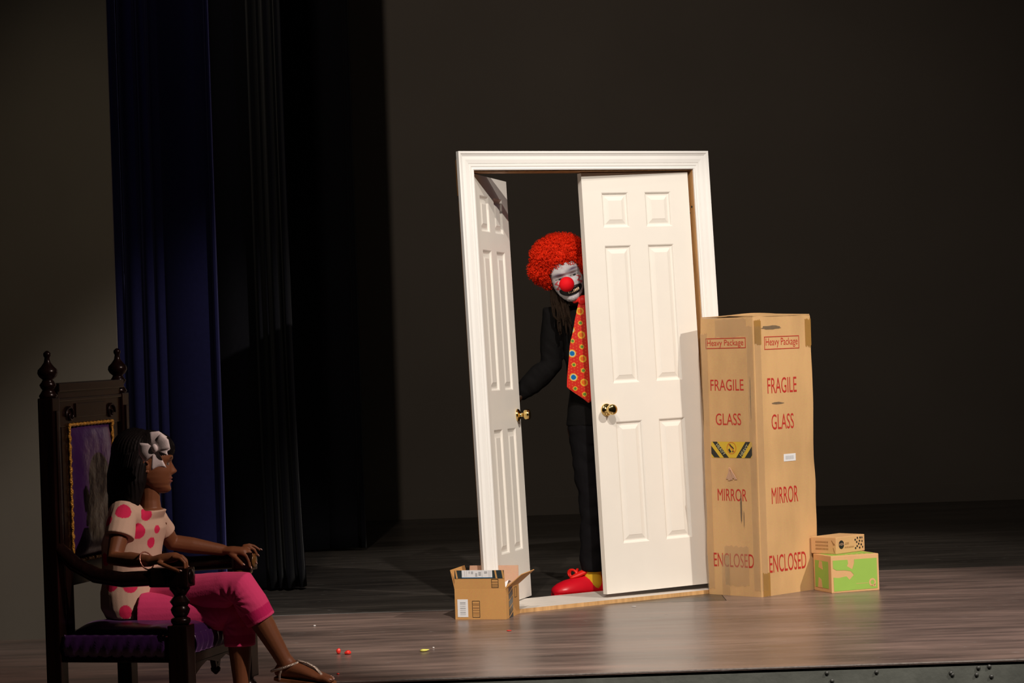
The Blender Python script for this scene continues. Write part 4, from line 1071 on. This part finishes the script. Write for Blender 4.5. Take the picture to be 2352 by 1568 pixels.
# pink capris
def capri_leg(hip, kn, an, end, r):
    mid = kn.lerp(an, end)
    a = kn + (hip - kn).normalized() * 0.06
    return G().tube([hip, hip.lerp(kn, .45), a, kn + (hip - kn).normalized() * 0.004 + UP * 0.002, kn.lerp(an, end * 0.5), kn.lerp(an, end * 0.82), mid], r, 22, round_ends=False)
RADC = [0.086, 0.074, 0.064, 0.059, 0.058, 0.056, 0.055]
cap = G(); ccol = []
for hip, kn, an, end in ((hipR, knR, anR, 0.40), (hipL, knL, anL, 0.42)):
    cg = capri_leg(hip, kn, an, end, RADC)
    if hip is hipR: cg.loft([ellring(pel + UP * -0.035, F, Lv, 0.09, 0.12, 28), ellring(pel, F, Lv, 0.106, 0.136, 28), ellring(pel + UP * 0.03, F, Lv, 0.104, 0.132, 28)])
    part = remesh(cg, 0.0040, 3)
    d = an - kn
    bis = ((hip - kn).normalized() + d.normalized()).normalized()
    cz = kn + bis * 0.062
    for i, v in enumerate(part.v):
        t = (v - kn).dot(d) / d.length_squared / end
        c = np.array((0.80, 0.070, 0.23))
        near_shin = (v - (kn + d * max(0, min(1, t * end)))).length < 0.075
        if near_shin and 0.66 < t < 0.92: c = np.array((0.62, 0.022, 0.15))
        q = v - cz; rad = (q - Lv * q.dot(Lv)).length
        w_ = math.exp(-((rad - 0.035) / 0.035) ** 2)
        ang = math.atan2(q.dot(UP), q.dot(F))
        part.v[i] = v - Lv * (0.0016 * w_ * math.sin(ang * 13 + 3 * nz(v, 9))) + UP * (0.002 * nz(v, 20))
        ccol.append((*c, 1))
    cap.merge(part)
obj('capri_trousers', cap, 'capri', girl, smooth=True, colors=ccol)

# hair: cap, long fall behind, bangs, plus strands
hg = G()
hx, hy_, hz = HM.col[0].xyz.normalized(), HM.col[1].xyz.normalized(), HM.col[2].xyz.normalized()
hg.ell(hc + hz * 0.056 - hy_ * 0.012, (hx * 0.080, hy_ * 0.098, hz * 0.066), 30, 20)
hg.ell(hc + hz * 0.045 - hy_ * 0.055, (hx * 0.088, hy_ * 0.085, hz * 0.085), 26, 16)
hg.tube([hc - hy_ * 0.07 + hz * 0.02, hc - hy_ * 0.085 - hz * 0.05, hc - hy_ * 0.092 - hz * 0.105, hc - hy_ * 0.10 - hz * 0.145], [0.072, 0.070, 0.062, 0.042], 20)
for s_ in (-1, 1):
    hg.tube([hc + hx * s_ * 0.05 - hy_ * 0.05, hc + hx * s_ * 0.062 - hy_ * 0.055 - hz * 0.06, hc + hx * s_ * 0.072 - hy_ * 0.060 - hz * 0.125], [0.045, 0.042, 0.028], 14)
hair = remesh(hg, 0.004, 3)
for i, v in enumerate(hair.v):
    q = v - hc; a = math.atan2(q.dot(hx), q.dot(hy_)); hair.v[i] = v + (q.normalized()) * (0.0022 * math.sin(a * 60 + 3 * nz(v, 14)))
hairo = obj('hair', hair, 'black_hair', girl, smooth=True)
rnd = random.Random(4); stg = G()
for i in range(150):
    a = rnd.uniform(1.62, 2 * math.pi - 1.62)
    dirh = hy_ * math.cos(a) + hx * math.sin(a)
    p0 = hc + hz * 0.115 - hy_ * 0.04 + dirh * 0.02; p1 = hc + dirh * 0.098 + hz * 0.04 - hy_ * 0.03
    p2 = hc + dirh * 0.088 - hz * 0.05 - hy_ * 0.055; p3 = hc + dirh * 0.075 - hz * rnd.uniform(0.11, 0.17) - hy_ * 0.075
    if math.cos(a) > -0.1: p2 += -hy_ * 0.02; p3 += -hy_ * 0.01
    stg.tube([p0, p1, p2, p3], [0.0025, 0.003, 0.003, 0.001], 5)
obj('hair_strand', stg, 'black_hair', hairo, smooth=True)['kind'] = 'stuff'

# hair bow
bw = bpy.data.objects.new('hair_bow', None); COL.objects.link(bw); bw.parent = girl
bwl = -0.150
bc = loc(357, 1030, bwl)
vx = loc(377, 1030, bwl) - bc; vx.normalize(); vz = UP.copy(); vn = Vector((0.0, -1, 0.1)).normalized()
def bdir(du, dv): return (vx * du - vz * dv).normalized()
def loop(d, Rr, Hh, w0, w1, twist=0.0):
    d = d.normalized(); s = d.cross(vn).normalized()
    grid = []
    for i in range(25):
        t = 2 * math.pi * i / 24; k = (1 - math.cos(t)) / 2
        wdt = w0 + (w1 - w0) * k ** 0.8
        p = bc + vn * 0.012 + d * (Rr * k) + vn * (Hh * math.sin(t) + 0.006 * k)
        grid.append([p + s * (wdt * (q / 6 - 0.5) * 2) - d * (0.012 * k * abs(q / 6 - 0.5) * 2) + vn * twist * (q / 6 - 0.5) * k for q in range(7)])
    obj('bow_loop', G().sheet(grid, 0.0012), 'ribbon', bw, smooth=True)
loop(bdir(9, -30), 0.062, 0.014, 0.013, 0.033, 0.01); loop(bdir(24, -14), 0.060, 0.012, 0.013, 0.031, -0.012)
loop(bdir(-30, 9), 0.064, 0.015, 0.013, 0.035, 0.008)
def tail(d, ln, w0, w1, lift):
    d = d.normalized(); s = d.cross(vn).normalized(); grid = []
    for i in range(9):
        t = i / 8
        grid.append([bc + vn * (0.010 + lift * math.sin(t * 2.4)) + d * (ln * t - (0.010 * (1 - abs(q / 6 - .5) * 2) if i == 8 else 0)) + s * ((w0 + (w1 - w0) * t) * (q / 6 - .5) * 2) for q in range(7)])
    obj('bow_tail', G().sheet(grid, 0.0012), 'ribbon', bw, smooth=True)
tail(bdir(5, 30), 0.074, 0.006, 0.028, 0.008); tail(bdir(30, 8), 0.056, 0.005, 0.011, 0.012)
obj('bow_knot', G().ell(bc + vn * 0.024, (vx * 0.013, vz * 0.015, vn * 0.012), 14, 10), 'ribbon', bw, smooth=True)

# sandal straps and sole on the crossed foot (and the other foot)
for (gft, heel, td, u, sd, toes), lab_ in ((FL, 'crossed'), (FR, 'standing')):
    L_ = 1.12
    sn = bpy.data.objects.new('sandal', None); COL.objects.link(sn); sn.parent = girl
    poly = []
    for x, b in ((-0.02, 0.018), (0.0, 0.030), (0.04, 0.030), (0.08, 0.034), (0.12, 0.041), (0.15, 0.040), (0.172, 0.028), (0.18, 0.008)): poly.append((x * L_, b))
    poly = poly + [(x, -b) for x, b in reversed(poly)]
    obj('sole', G().prism(poly, plane_m(heel - u * 0.0135, td, u.cross(td)), 0.011), 'sole', sn)
    top = heel + td * 0.055 * L_ + u * 0.062
    thong = heel + td * 0.132 * L_ + u * 0.026 + sd * (-0.010 if lab_ == 'crossed' else 0.010) * -1
    st_ = [top, heel + td * 0.085 * L_ + u * 0.056, heel + td * 0.112 * L_ + u * 0.042, thong]
    obj('toe_strap', G().tube(st_, [0.007, 0.0075, 0.0075, 0.008], 10, flat=0.55), 'silver', sn, smooth=True)
    rg_ = []
    for k in range(25):
        t = 2 * math.pi * k / 24; c = heel + td * 0.012 + u * 0.040
        rg_.append(c + td * (0.048 * math.cos(t)) + sd * (0.036 * math.sin(t)) + u * (0.020 * math.cos(t) - 0.004))
    obj('ankle_strap', G().tube(rg_, 0.0048, 8), 'silver', sn, smooth=True)
    for s_ in (-1, 1):
        obj('side_strap', G().tube([heel + td * 0.012 + sd * s_ * 0.034 + u * 0.034, heel + td * 0.005 + sd * s_ * 0.034 + u * 0.014, heel + td * 0.004 + sd * s_ * 0.031 - u * 0.004], 0.0045, 8), 'silver', sn, smooth=True)
# bracelet
brc = wrR.lerp(elR, 0.10); ax = (wrR - elR).normalized(); s1 = ax.cross(UP).normalized(); s2_ = ax.cross(s1)
obj('bracelet', G().tube([brc + s1 * 0.030 * math.cos(t) + s2_ * 0.030 * math.sin(t) + ax * 0.012 * math.sin(t) for t in [2 * math.pi * k / 32 for k in range(33)]], [0.0022 + 0.0008 * (k % 2) for k in range(33)], 6), 'bead', girl, smooth=True)

# ------------------------------------------------------------------ clown behind the door
CY = 13.23
clown = thing('person', 'clown with curly red wig, red nose and dotted tie leaning out behind the door', 'person', Matrix.Translation((0.40, CY, 0)))
def k_(u, v, y=CY): return at(u, v, y)
XA, YA = Vector((1, 0, 0)), Vector((0, 1, 0))
cpel = k_(1366, 985); cw = k_(1366, 900); cch = k_(1362, 800); cup = k_(1352, 735); cnb = k_(1338, 705, CY - 0.02)
csR = k_(1270, 728, CY + 0.02); csL = k_(1438, 742, CY + 0.03)
ceR = k_(1266, 838, CY + 0.02); cwR = k_(1200, 900, CY - 0.02); chR = k_(1187, 917, CY - 0.03)
ceL = k_(1452, 860, CY + 0.06); cwL = k_(1425, 960, CY + 0.06)
chipR = k_(1347, 990); cknR = k_(1362, 1160, CY - 0.01); canR = k_(1360, 1318, CY + 0.02)
chipL = k_(1400, 990, CY + 0.06); cknL = k_(1410, 1165, CY + 0.08); canL = k_(1412, 1312, CY + 0.10)
hC = k_(1301, 636, CY - 0.07)
cup_dir = (CR * -0.32 + CU * 0.95).normalized()
cfw = (Vector((0.02, -1, -0.04))).normalized()
CH = 0.252
CHM = head_matrix(hC, cfw, cup_dir, CH)
bg = G()
bg.loft([ellring(c, XA, YA, a, b) for c, a, b in [(cpel + UP * -0.05, .13, .09), (cpel, .14, .10), (cw, .115, .09), (cch, .14, .10), (cup, .15, .085), (cnb + UP * -.01, .07, .06)]])
bg.tube([cnb + UP * -0.03, cnb + UP * 0.02, hC - cup_dir * 0.06 + YA * 0.03], [0.062, 0.056, 0.058], 16)
bg.tube([cup.lerp(csR, .5), csR, csR.lerp(ceR, .5), ceR, ceR.lerp(cwR, .5), cwR], [.055, .055, .046, .040, .036, .027], 14)
bg.tube([cup.lerp(csL, .5), csL, csL.lerp(ceL, .5), ceL, ceL.lerp(cwL, .5), cwL], [.055, .055, .046, .040, .036, .027], 14)
for h_, kn_, an_ in ((chipR, cknR, canR), (chipL, cknL, canL)):
    bg.tube([h_, h_.lerp(kn_, .5), kn_, kn_.lerp(an_, .35), kn_.lerp(an_, .85), an_], [.085, .075, .055, .052, .036, .034], 16)
def hand(wrist, d, nrm, side, curl):
    d = d.normalized(); s = d.cross(nrm).normalized() * side
    palm = wrist + d * 0.085
    bg.tube([wrist, wrist + d * 0.04, palm], [0.027, 0.038, 0.036], 12, flat=0.55)
    for q, (y, ln) in enumerate(((-0.030, .070), (-0.010, .080), (0.011, .074), (0.031, .058))):
        a = palm + s * y + d * 0.004
        bg.tube([a, a + d * ln * .45 - nrm * curl * .3 * ln, a + d * ln * .75 - nrm * curl * .8 * ln, a + d * ln * .85 - nrm * curl * 1.25 * ln], [.0095, .009, .0085, .0075], 8)
    a = wrist + d * 0.035 - s * 0.030
    bg.tube([a, a - s * 0.03 + d * 0.028, a - s * 0.036 + d * 0.062], [.012, .011, .009], 8)
hand(cwR, chR - cwR, Vector((0, 1, 0.2)).normalized(), 1, 0.5)
hand(cwL, Vector((0.05, -0.1, -1)), Vector((0, 1, 0)), -1, 0.4)
cb = remesh(bg, 0.005, 3)
cols = [(0.055, 0.026, 0.014, 1)] * len(cb.v)
hd = head(0.55, 0.55, 0.8, 210, 250); nh = len(hd.v); hl = [v.copy() for v in hd.v]
for sg in (-1, 1): hd.merge(ear(sg))
def mix(a, b, t):
    t = max(0, min(1, t)); return a * (1 - t) + b * t
WH = np.array((0.52, 0.50, 0.52)); DK = np.array((0.05, 0.03, 0.025)); BK = np.array((0.010, 0.009, 0.010)); RD = np.array((0.50, 0.02, 0.03)); PU = np.array((0.13, 0.09, 0.14))
fc = []
for i, v in enumerate(hd.v):
    if i >= nh: fc.append((0.055, 0.026, 0.014, 1)); continue
    q = hl[i]; x = -q.x; z = q.z      # x towards image right
    front = q.y > 0.02
    n1 = nz((q.x * 9, q.z * 9, 4)); n2 = nz((q.x * 28, q.z * 28, 9))
    c = WH * (1 + 0.18 * n1 + 0.10 * n2)
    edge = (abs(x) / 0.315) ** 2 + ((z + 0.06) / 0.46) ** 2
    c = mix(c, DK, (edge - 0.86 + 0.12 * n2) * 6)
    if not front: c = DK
    else:
        # brow paint
        for s_ in (-1, 1):
            bx_ = (x - s_ * 0.15); by = z - 0.115 - 0.02 * s_ + 0.9 * bx_ * bx_ - 0.10 * s_ * bx_
            c = mix(c, PU, 1.1 * ga(by, 0.030) * ga(bx_, 0.13))
            # eye opening, lids
            ex, ez = bx_, z - 0.005 - 0.20 * abs(bx_) * 0.3
            e = (ex / 0.070) ** 2 + (ez / 0.017) ** 2
            if e < 1: c = np.array((0.34, 0.30, 0.28)) if ((ex - 0.004) / 0.030) ** 2 + (ez / 0.026) ** 2 > 1 else BK
            elif e < 1.9: c = mix(BK, c, (e - 1.0) / 0.9 * (1 if ez < 0 else 0.5))
            e3 = (ex / 0.10) ** 2 + ((ez - 0.045) / 0.02) ** 2
            c = mix(c, PU, 0.5 * math.exp(-e3))
        # red zigzag on cheeks
        for s_ in (-1, 1):
            zz = z + 0.09; cx_ = s_ * (0.225 + 0.028 * math.sin(zz * 62))
            if -0.10 < zz < 0.075 and abs(x - cx_) < 0.026: c = mix(c, RD, 0.85)
        # black mouth crescent
        zm = z + 0.285 - 0.95 * x * x
        wmo = 0.235
        if abs(x) < wmo:
            hh = 0.085 * math.sqrt(max(0, 1 - (x / wmo) ** 2)) + 0.012
            if abs(zm) < hh: c = mix(BK * 1.3, c, (abs(zm) / hh - 0.93) * 12)
        # grey stubble under the chin
        c = mix(c, DK * 1.5, 0.6 * max(0, n2 * 2) * ga(z + 0.47, 0.07))
    fc.append((*c, 1))
hd.xf(CHM)
cb.merge(hd); cols = cols + fc
cbody = obj('body', cb, 'clown_skin', clown, smooth=True, colors=cols)
def fx(x, y, z): return CHM @ Vector((-x, y, z))
# nose ball, teeth
ng = G().sph(fx(-0.055, 0.425, -0.125), 0.0380, 40, 26)
obj('clown_nose', ng, 'nose', clown, smooth=True)
for k in range(7):
    x = -0.060 + 0.034 * k; z = -0.296 + 0.95 * x * x - 0.02 * abs(x - 0.04)
    obj('tooth', G().ell(fx(x, 0.352 - 0.30 * x * x, z), (CHM.col[0].xyz * 0.0175, CHM.col[1].xyz * 0.018, CHM.col[2].xyz * 0.032), 10, 8), 'tooth', cbody, smooth=True)
# wig
wc = hC + cup_dir * 0.118 + YA * 0.025 - CR * 0.004
wax = (CR * 0.96 + CU * 0.27).normalized()
cap_ = G().ell(wc, (wax * 0.132, YA * 0.130, cup_dir * 0.096), 28, 18)
lump = G()
lump.merge(cap_)
lump.ell(wc - wax * 0.080 - cup_dir * 0.055 + YA * 0.02, (wax * 0.080, YA * 0.10, cup_dir * 0.070), 20, 14)
lump.ell(wc + wax * 0.085 - cup_dir * 0.055 + YA * 0.02, (wax * 0.075, YA * 0.10, cup_dir * 0.080), 20, 14)
lump.ell(wc - wax * 0.080 - cup_dir * 0.105 + YA * 0.025, (wax * 0.036, YA * 0.06, cup_dir * 0.045), 16, 12)
wg = remesh(lump, 0.007, 2)
wv = [v.copy() for v in wg.v]
# vertex normals for curl placement
tmpm = bpy.data.meshes.new('t'); tmpm.from_pydata([tuple(v) for v in wg.v], [], wg.f); tmpm.update()
nn = [v.normal.copy() for v in tmpm.vertices]; bpy.data.meshes.remove(tmpm)
for i, v in enumerate(wg.v): wg.v[i] = v + nn[i] * (0.010 * nz(v, 40) + 0.006 * nz(v, 90))
wig = obj('wig', wg, 'wig', clown, smooth=True)
rnd = random.Random(21); curls = G()
idx = list(range(len(wv)))
made = 0; guard = 0
while made < 5600 and guard < 60000:
    guard += 1
    i = rnd.choice(idx); p = wv[i]; n = nn[i]
    q = CHM.inverted() @ p
    if q.y > 0.20 and q.z < 0.20 and abs(q.x) < 0.27: continue
    d = (n + Vector((rnd.gauss(0, .35), rnd.gauss(0, .35), rnd.gauss(0, .35)))).normalized()
    t1 = d.orthogonal().normalized(); t2 = d.cross(t1)
    ln = rnd.uniform(0.008, 0.030); r = rnd.uniform(0.003, 0.0065); ph = rnd.uniform(0, 6.28); turns = rnd.uniform(1.2, 2.4)
    pts = []
    for k in range(10):
        t = k / 9; a = ph + turns * 6.28 * t
        pts.append(p + d * (ln * t - 0.004) + (t1 * math.cos(a) + t2 * math.sin(a)) * r * (0.5 + 0.5 * t))
    curls.tube(pts, [0.00125] * 9 + [0.0006], 4, round_ends=False); made += 1
cu_ = obj('wig_curls', curls, 'wig', wig, smooth=True); cu_['kind'] = 'stuff'
# dreadlocks on the visible side
rnd = random.Random(9)
for i in range(20):
    t = i / 19
    s0 = k_(1266 + 26 * t, 640 + 12 * rnd.random(), CY - 0.03 + 0.06 * rnd.random())
    m1 = k_(1268 + 34 * t + rnd.uniform(-3, 3), 690, CY - 0.075 - 0.03 * rnd.random())
    e1 = k_(1276 + 34 * t + rnd.uniform(-4, 4), 726, CY - 0.105 - 0.03 * rnd.random())
    e2 = k_(1281 + 30 * t + rnd.uniform(-5, 5), 748 + rnd.uniform(-12, 22), CY - 0.11 - 0.03 * rnd.random())
    pts = []
    for a, b in ((s0, m1), (m1, e1), (e1, e2)):
        for q in range(4): pts.append(a.lerp(b, q / 4) + Vector((rnd.gauss(0, .0012), rnd.gauss(0, .0012), 0)))
    pts.append(e2)
    obj('dreadlock', G().tube(pts, [0.0055 + 0.0012 * math.sin(k * 2.1 + i) for k in range(len(pts) - 1)] + [0.003], 8), 'dread', clown, smooth=True)
# sweater
sw = G()
sw.loft([ellring(c, XA, YA, a, b, 32) for c, a, b in [(cpel + UP * 0.02, .145, .112), (cw + UP * -.03, .135, .108), (cw, .128, .104), (cch, .148, .112), (cch.lerp(cup, .6), .165, .108), (cup, .160, .095), (cnb + UP * .005, .072, .070)]])
sw.tube([cup.lerp(csR, .4), csR, csR.lerp(ceR, .5), ceR, ceR.lerp(cwR, .35), ceR.lerp(cwR, .75), cwR], [.070, .070, .062, .058, .062, .055, .042], 18)
sw.tube([cup.lerp(csL, .4), csL, csL.lerp(ceL, .5), ceL, ceL.lerp(cwL, .5), cwL], [.070, .070, .062, .056, .052, .042], 18)
swm = remesh(sw, 0.006, 3)
for i, v in enumerate(swm.v):
    d = (v - cup).length
    near = math.exp(-min((v - ceR.lerp(cwR, .5)).length, (v - ceR).length) / 0.12)
    a = math.sin((v - ceR).dot((cwR - ceR).normalized()) * 130 + 3 * nz(v, 14))
    swm.v[i] = v + Vector((0.4, -0.6, 0.6)) * (0.006 * near * a) + Vector((1, -1, 0.3)) * (0.005 * nz(v, 13))
obj('sweater', swm, 'black_cloth', clown, smooth=True)
# trousers
tr = G()
tr.loft([ellring(c, XA, YA, a, b, 30) for c, a, b in [(cpel + UP * -.07, .125, .10), (cpel, .142, .112), (cpel + UP * .05, .138, .110)]])
for h_, kn_, an_ in ((chipR, cknR, canR), (chipL, cknL, canL)):
    tr.tube([h_, h_.lerp(kn_, .5), kn_, kn_.lerp(an_, .5), an_ + UP * 0.02], [.092, .084, .068, .062, .062], 20, round_ends=False)
trm = remesh(tr, 0.006, 3)
for i, v in enumerate(trm.v):
    trm.v[i] = v + Vector((1, -1, 0)) * (0.008 * nz((v.x * 9, v.y * 9, v.z * 20))) + Vector((0.6, -0.6, 0)) * (0.004 * math.sin(v.z * 55 + 3 * nz(v, 6)))
obj('trousers', trm, 'black_denim', clown, smooth=True)
# tie
TY = CY - 0.150
def tiec(v): return 1339 + (v - 695) * 0.058
tie_w = [(690, 6), (696, 10), (706, 13), (716, 16), (740, 22), (800, 37), (880, 47.5), (888, 48), (925, 0.6)]
NRW, NCW = 300, 110
front_, tc_ = [], []
for i in range(NRW + 1):
    v = 692 + (924 - 692) * i / NRW; hw = interp(tie_w, v); row = []
    for j in range(NCW + 1):
        s = j / NCW * 2 - 1
        p = k_(tiec(v) + hw * s, v, TY + 0.02 * (1 - i / NRW) ** 2 * 0 + 0.008 * s * s - 0.006 * math.sin(i / NRW * 3))
        row.append(p)
    front_.append(row)
tg = G().sheet(front_, 0.004)
dl = []
for n in range(-1, 6):
    b = 54.5 * n
    for sx in (1, -1):
        dl += [(-31.5 * sx, 757 + b, 9.2, 'b'), (-8 * sx if sx > 0 else 8 + 34, 769 + b, 8.5, 'o'), (-29 * sx, 783 + b, 5.2, 'g'), (-8.5, 796 + b, 5.4, 'g')]
colr = {'b': (0.0, 0.15, 0.42), 'o': (0.72, 0.14, 0.01), 'g': (0.10, 0.26, 0.04)}
tcl = []
for sd in range(2):
    for i in range(NRW + 1):
        v = 692 + (924 - 692) * i / NRW; hw = interp(tie_w, v)
        for j in range(NCW + 1):
            s = j / NCW * 2 - 1; du = hw * s
            c = (0.66, 0.022, 0.012)
            # small speckle lattice
            a, b = du / 7.0, v / 7.0
            ax_, bx_ = a - round(a), b - round(b + 0.5 * (round(a) % 2)) + 0.5 * (round(a) % 2)
            if ax_ * ax_ + bx_ * bx_ < 0.028: c = (0.72, 0.16, 0.03)
            for x_, y_, r_, kd in dl:
                dd = math.hypot((du - x_), v - y_)
                if dd < r_:
                    rel = dd / r_
                    if rel < 0.62: c = colr[kd]
                    elif kd == 'b' and rel < 0.78: c = (0.62, 0.60, 0.48)
                    else: c = (0.78, 0.42, 0.03)
            tcl.append((*c, 1))
tie = obj('necktie', tg, 'tie', clown, smooth=True, colors=tcl)
kt = G().ell(k_(1338, 690, TY), (XA * 0.024, YA * 0.016, UP * 0.022), 18, 12)
obj('tie_knot', kt, 'red_lace', tie, smooth=True)
obj('tie_collar', G().tube([k_(1320, 692, TY + 0.03), k_(1338, 684, TY + 0.005), k_(1362, 680, TY + 0.03)], [0.010, 0.014, 0.010], 10), 'red_lace', tie, smooth=True)
# shoes and socks
def shoe(an, dirv):
    dv = Vector((dirv[0], dirv[1], 0)).normalized(); s = Vector((-dv.y, dv.x, 0)); hb = Vector((an.x, an.y, 0)) - dv * 0.05
    root = bpy.data.objects.new('clown_shoe', None); COL.objects.link(root); root.parent = clown
    secs = [(-0.03, .030, .045, .034), (0.0, .040, .072, .04), (0.05, .046, .080, .045), (0.10, .055, .072, .05), (0.15, .066, .064, .05), (0.20, .070, .054, .05), (0.235, .064, .040, .04), (0.258, .046, .024, .03), (0.268, .02, .010, .02)]
    rings = []
    for x, hw, ht, lo in secs:
        ring_ = []
        for k in range(24):
            t = 2 * math.pi * k / 24; y = hw * math.cos(t); z = 0.022 + (ht * math.sin(t) if math.sin(t) > 0 else 0.018 * math.sin(t))
            ring_.append(hb + dv * x + s * y + UP * z)
        rings.append(ring_)
    obj('upper', G().loft(rings), 'red_shoe', root, smooth=True)
    poly = [(x, hw + 0.004) for x, hw, _, _ in secs] + [(x, -hw - 0.004) for x, hw, _, _ in reversed(secs)]
    obj('shoe_sole', G().prism(poly, plane_m(hb + UP * 0.0005, dv, s), 0.012), 'red_shoe', root)
    tongue = [hb + dv * 0.06 + UP * 0.125, hb + dv * 0.09 + UP * 0.112, hb + dv * 0.13 + UP * 0.098, hb + dv * 0.155 + UP * 0.090]
    obj('tongue', G().tube(tongue, [0.022, 0.028, 0.026, 0.018], 12, flat=0.5), 'red_lace', root, smooth=True)
    lc = G()
    for sgn in (-1, 1):
        for ln in (0.05, 0.04):
            pts = []
            for k in range(13):
                t = 2 * math.pi * k / 12; r = ln * (1 - math.cos(t)) / 2
                pts.append(hb + dv * (0.135 + sgn * r * 0.55) + s * (-r * 0.9) + UP * (0.102 + 0.020 * math.sin(t) + r * 0.1))
            lc.tube(pts, 0.006, 8)
    obj('shoelace', lc, 'red_lace', root, smooth=True)
    rg_ = [hb + dv * (0.045 + 0.005 * math.cos(t)) + s * 0.056 * math.cos(t) + UP * (0.075 + 0.045 * math.sin(t)) for t in [math.pi * k / 10 for k in range(-1, 12)]]
    obj('heel_strap', G().tube([hb + dv * 0.06 + s * -0.045 + UP * 0.11, hb + dv * 0.03 + s * -0.055 + UP * 0.07, hb + dv * -0.005 + s * -0.052 + UP * 0.03], 0.010, 8), 'red_lace', root, smooth=True)
    obj('sock', G().tube([hb + dv * 0.045 + UP * 0.05, hb + dv * 0.05 + UP * 0.09, an + UP * 0.03], [0.050, 0.048, 0.046], 18), 'yellow_sock', root, smooth=True)
shoe(canR, (-0.93, -0.36)); shoe(canL, (0.2, -1))
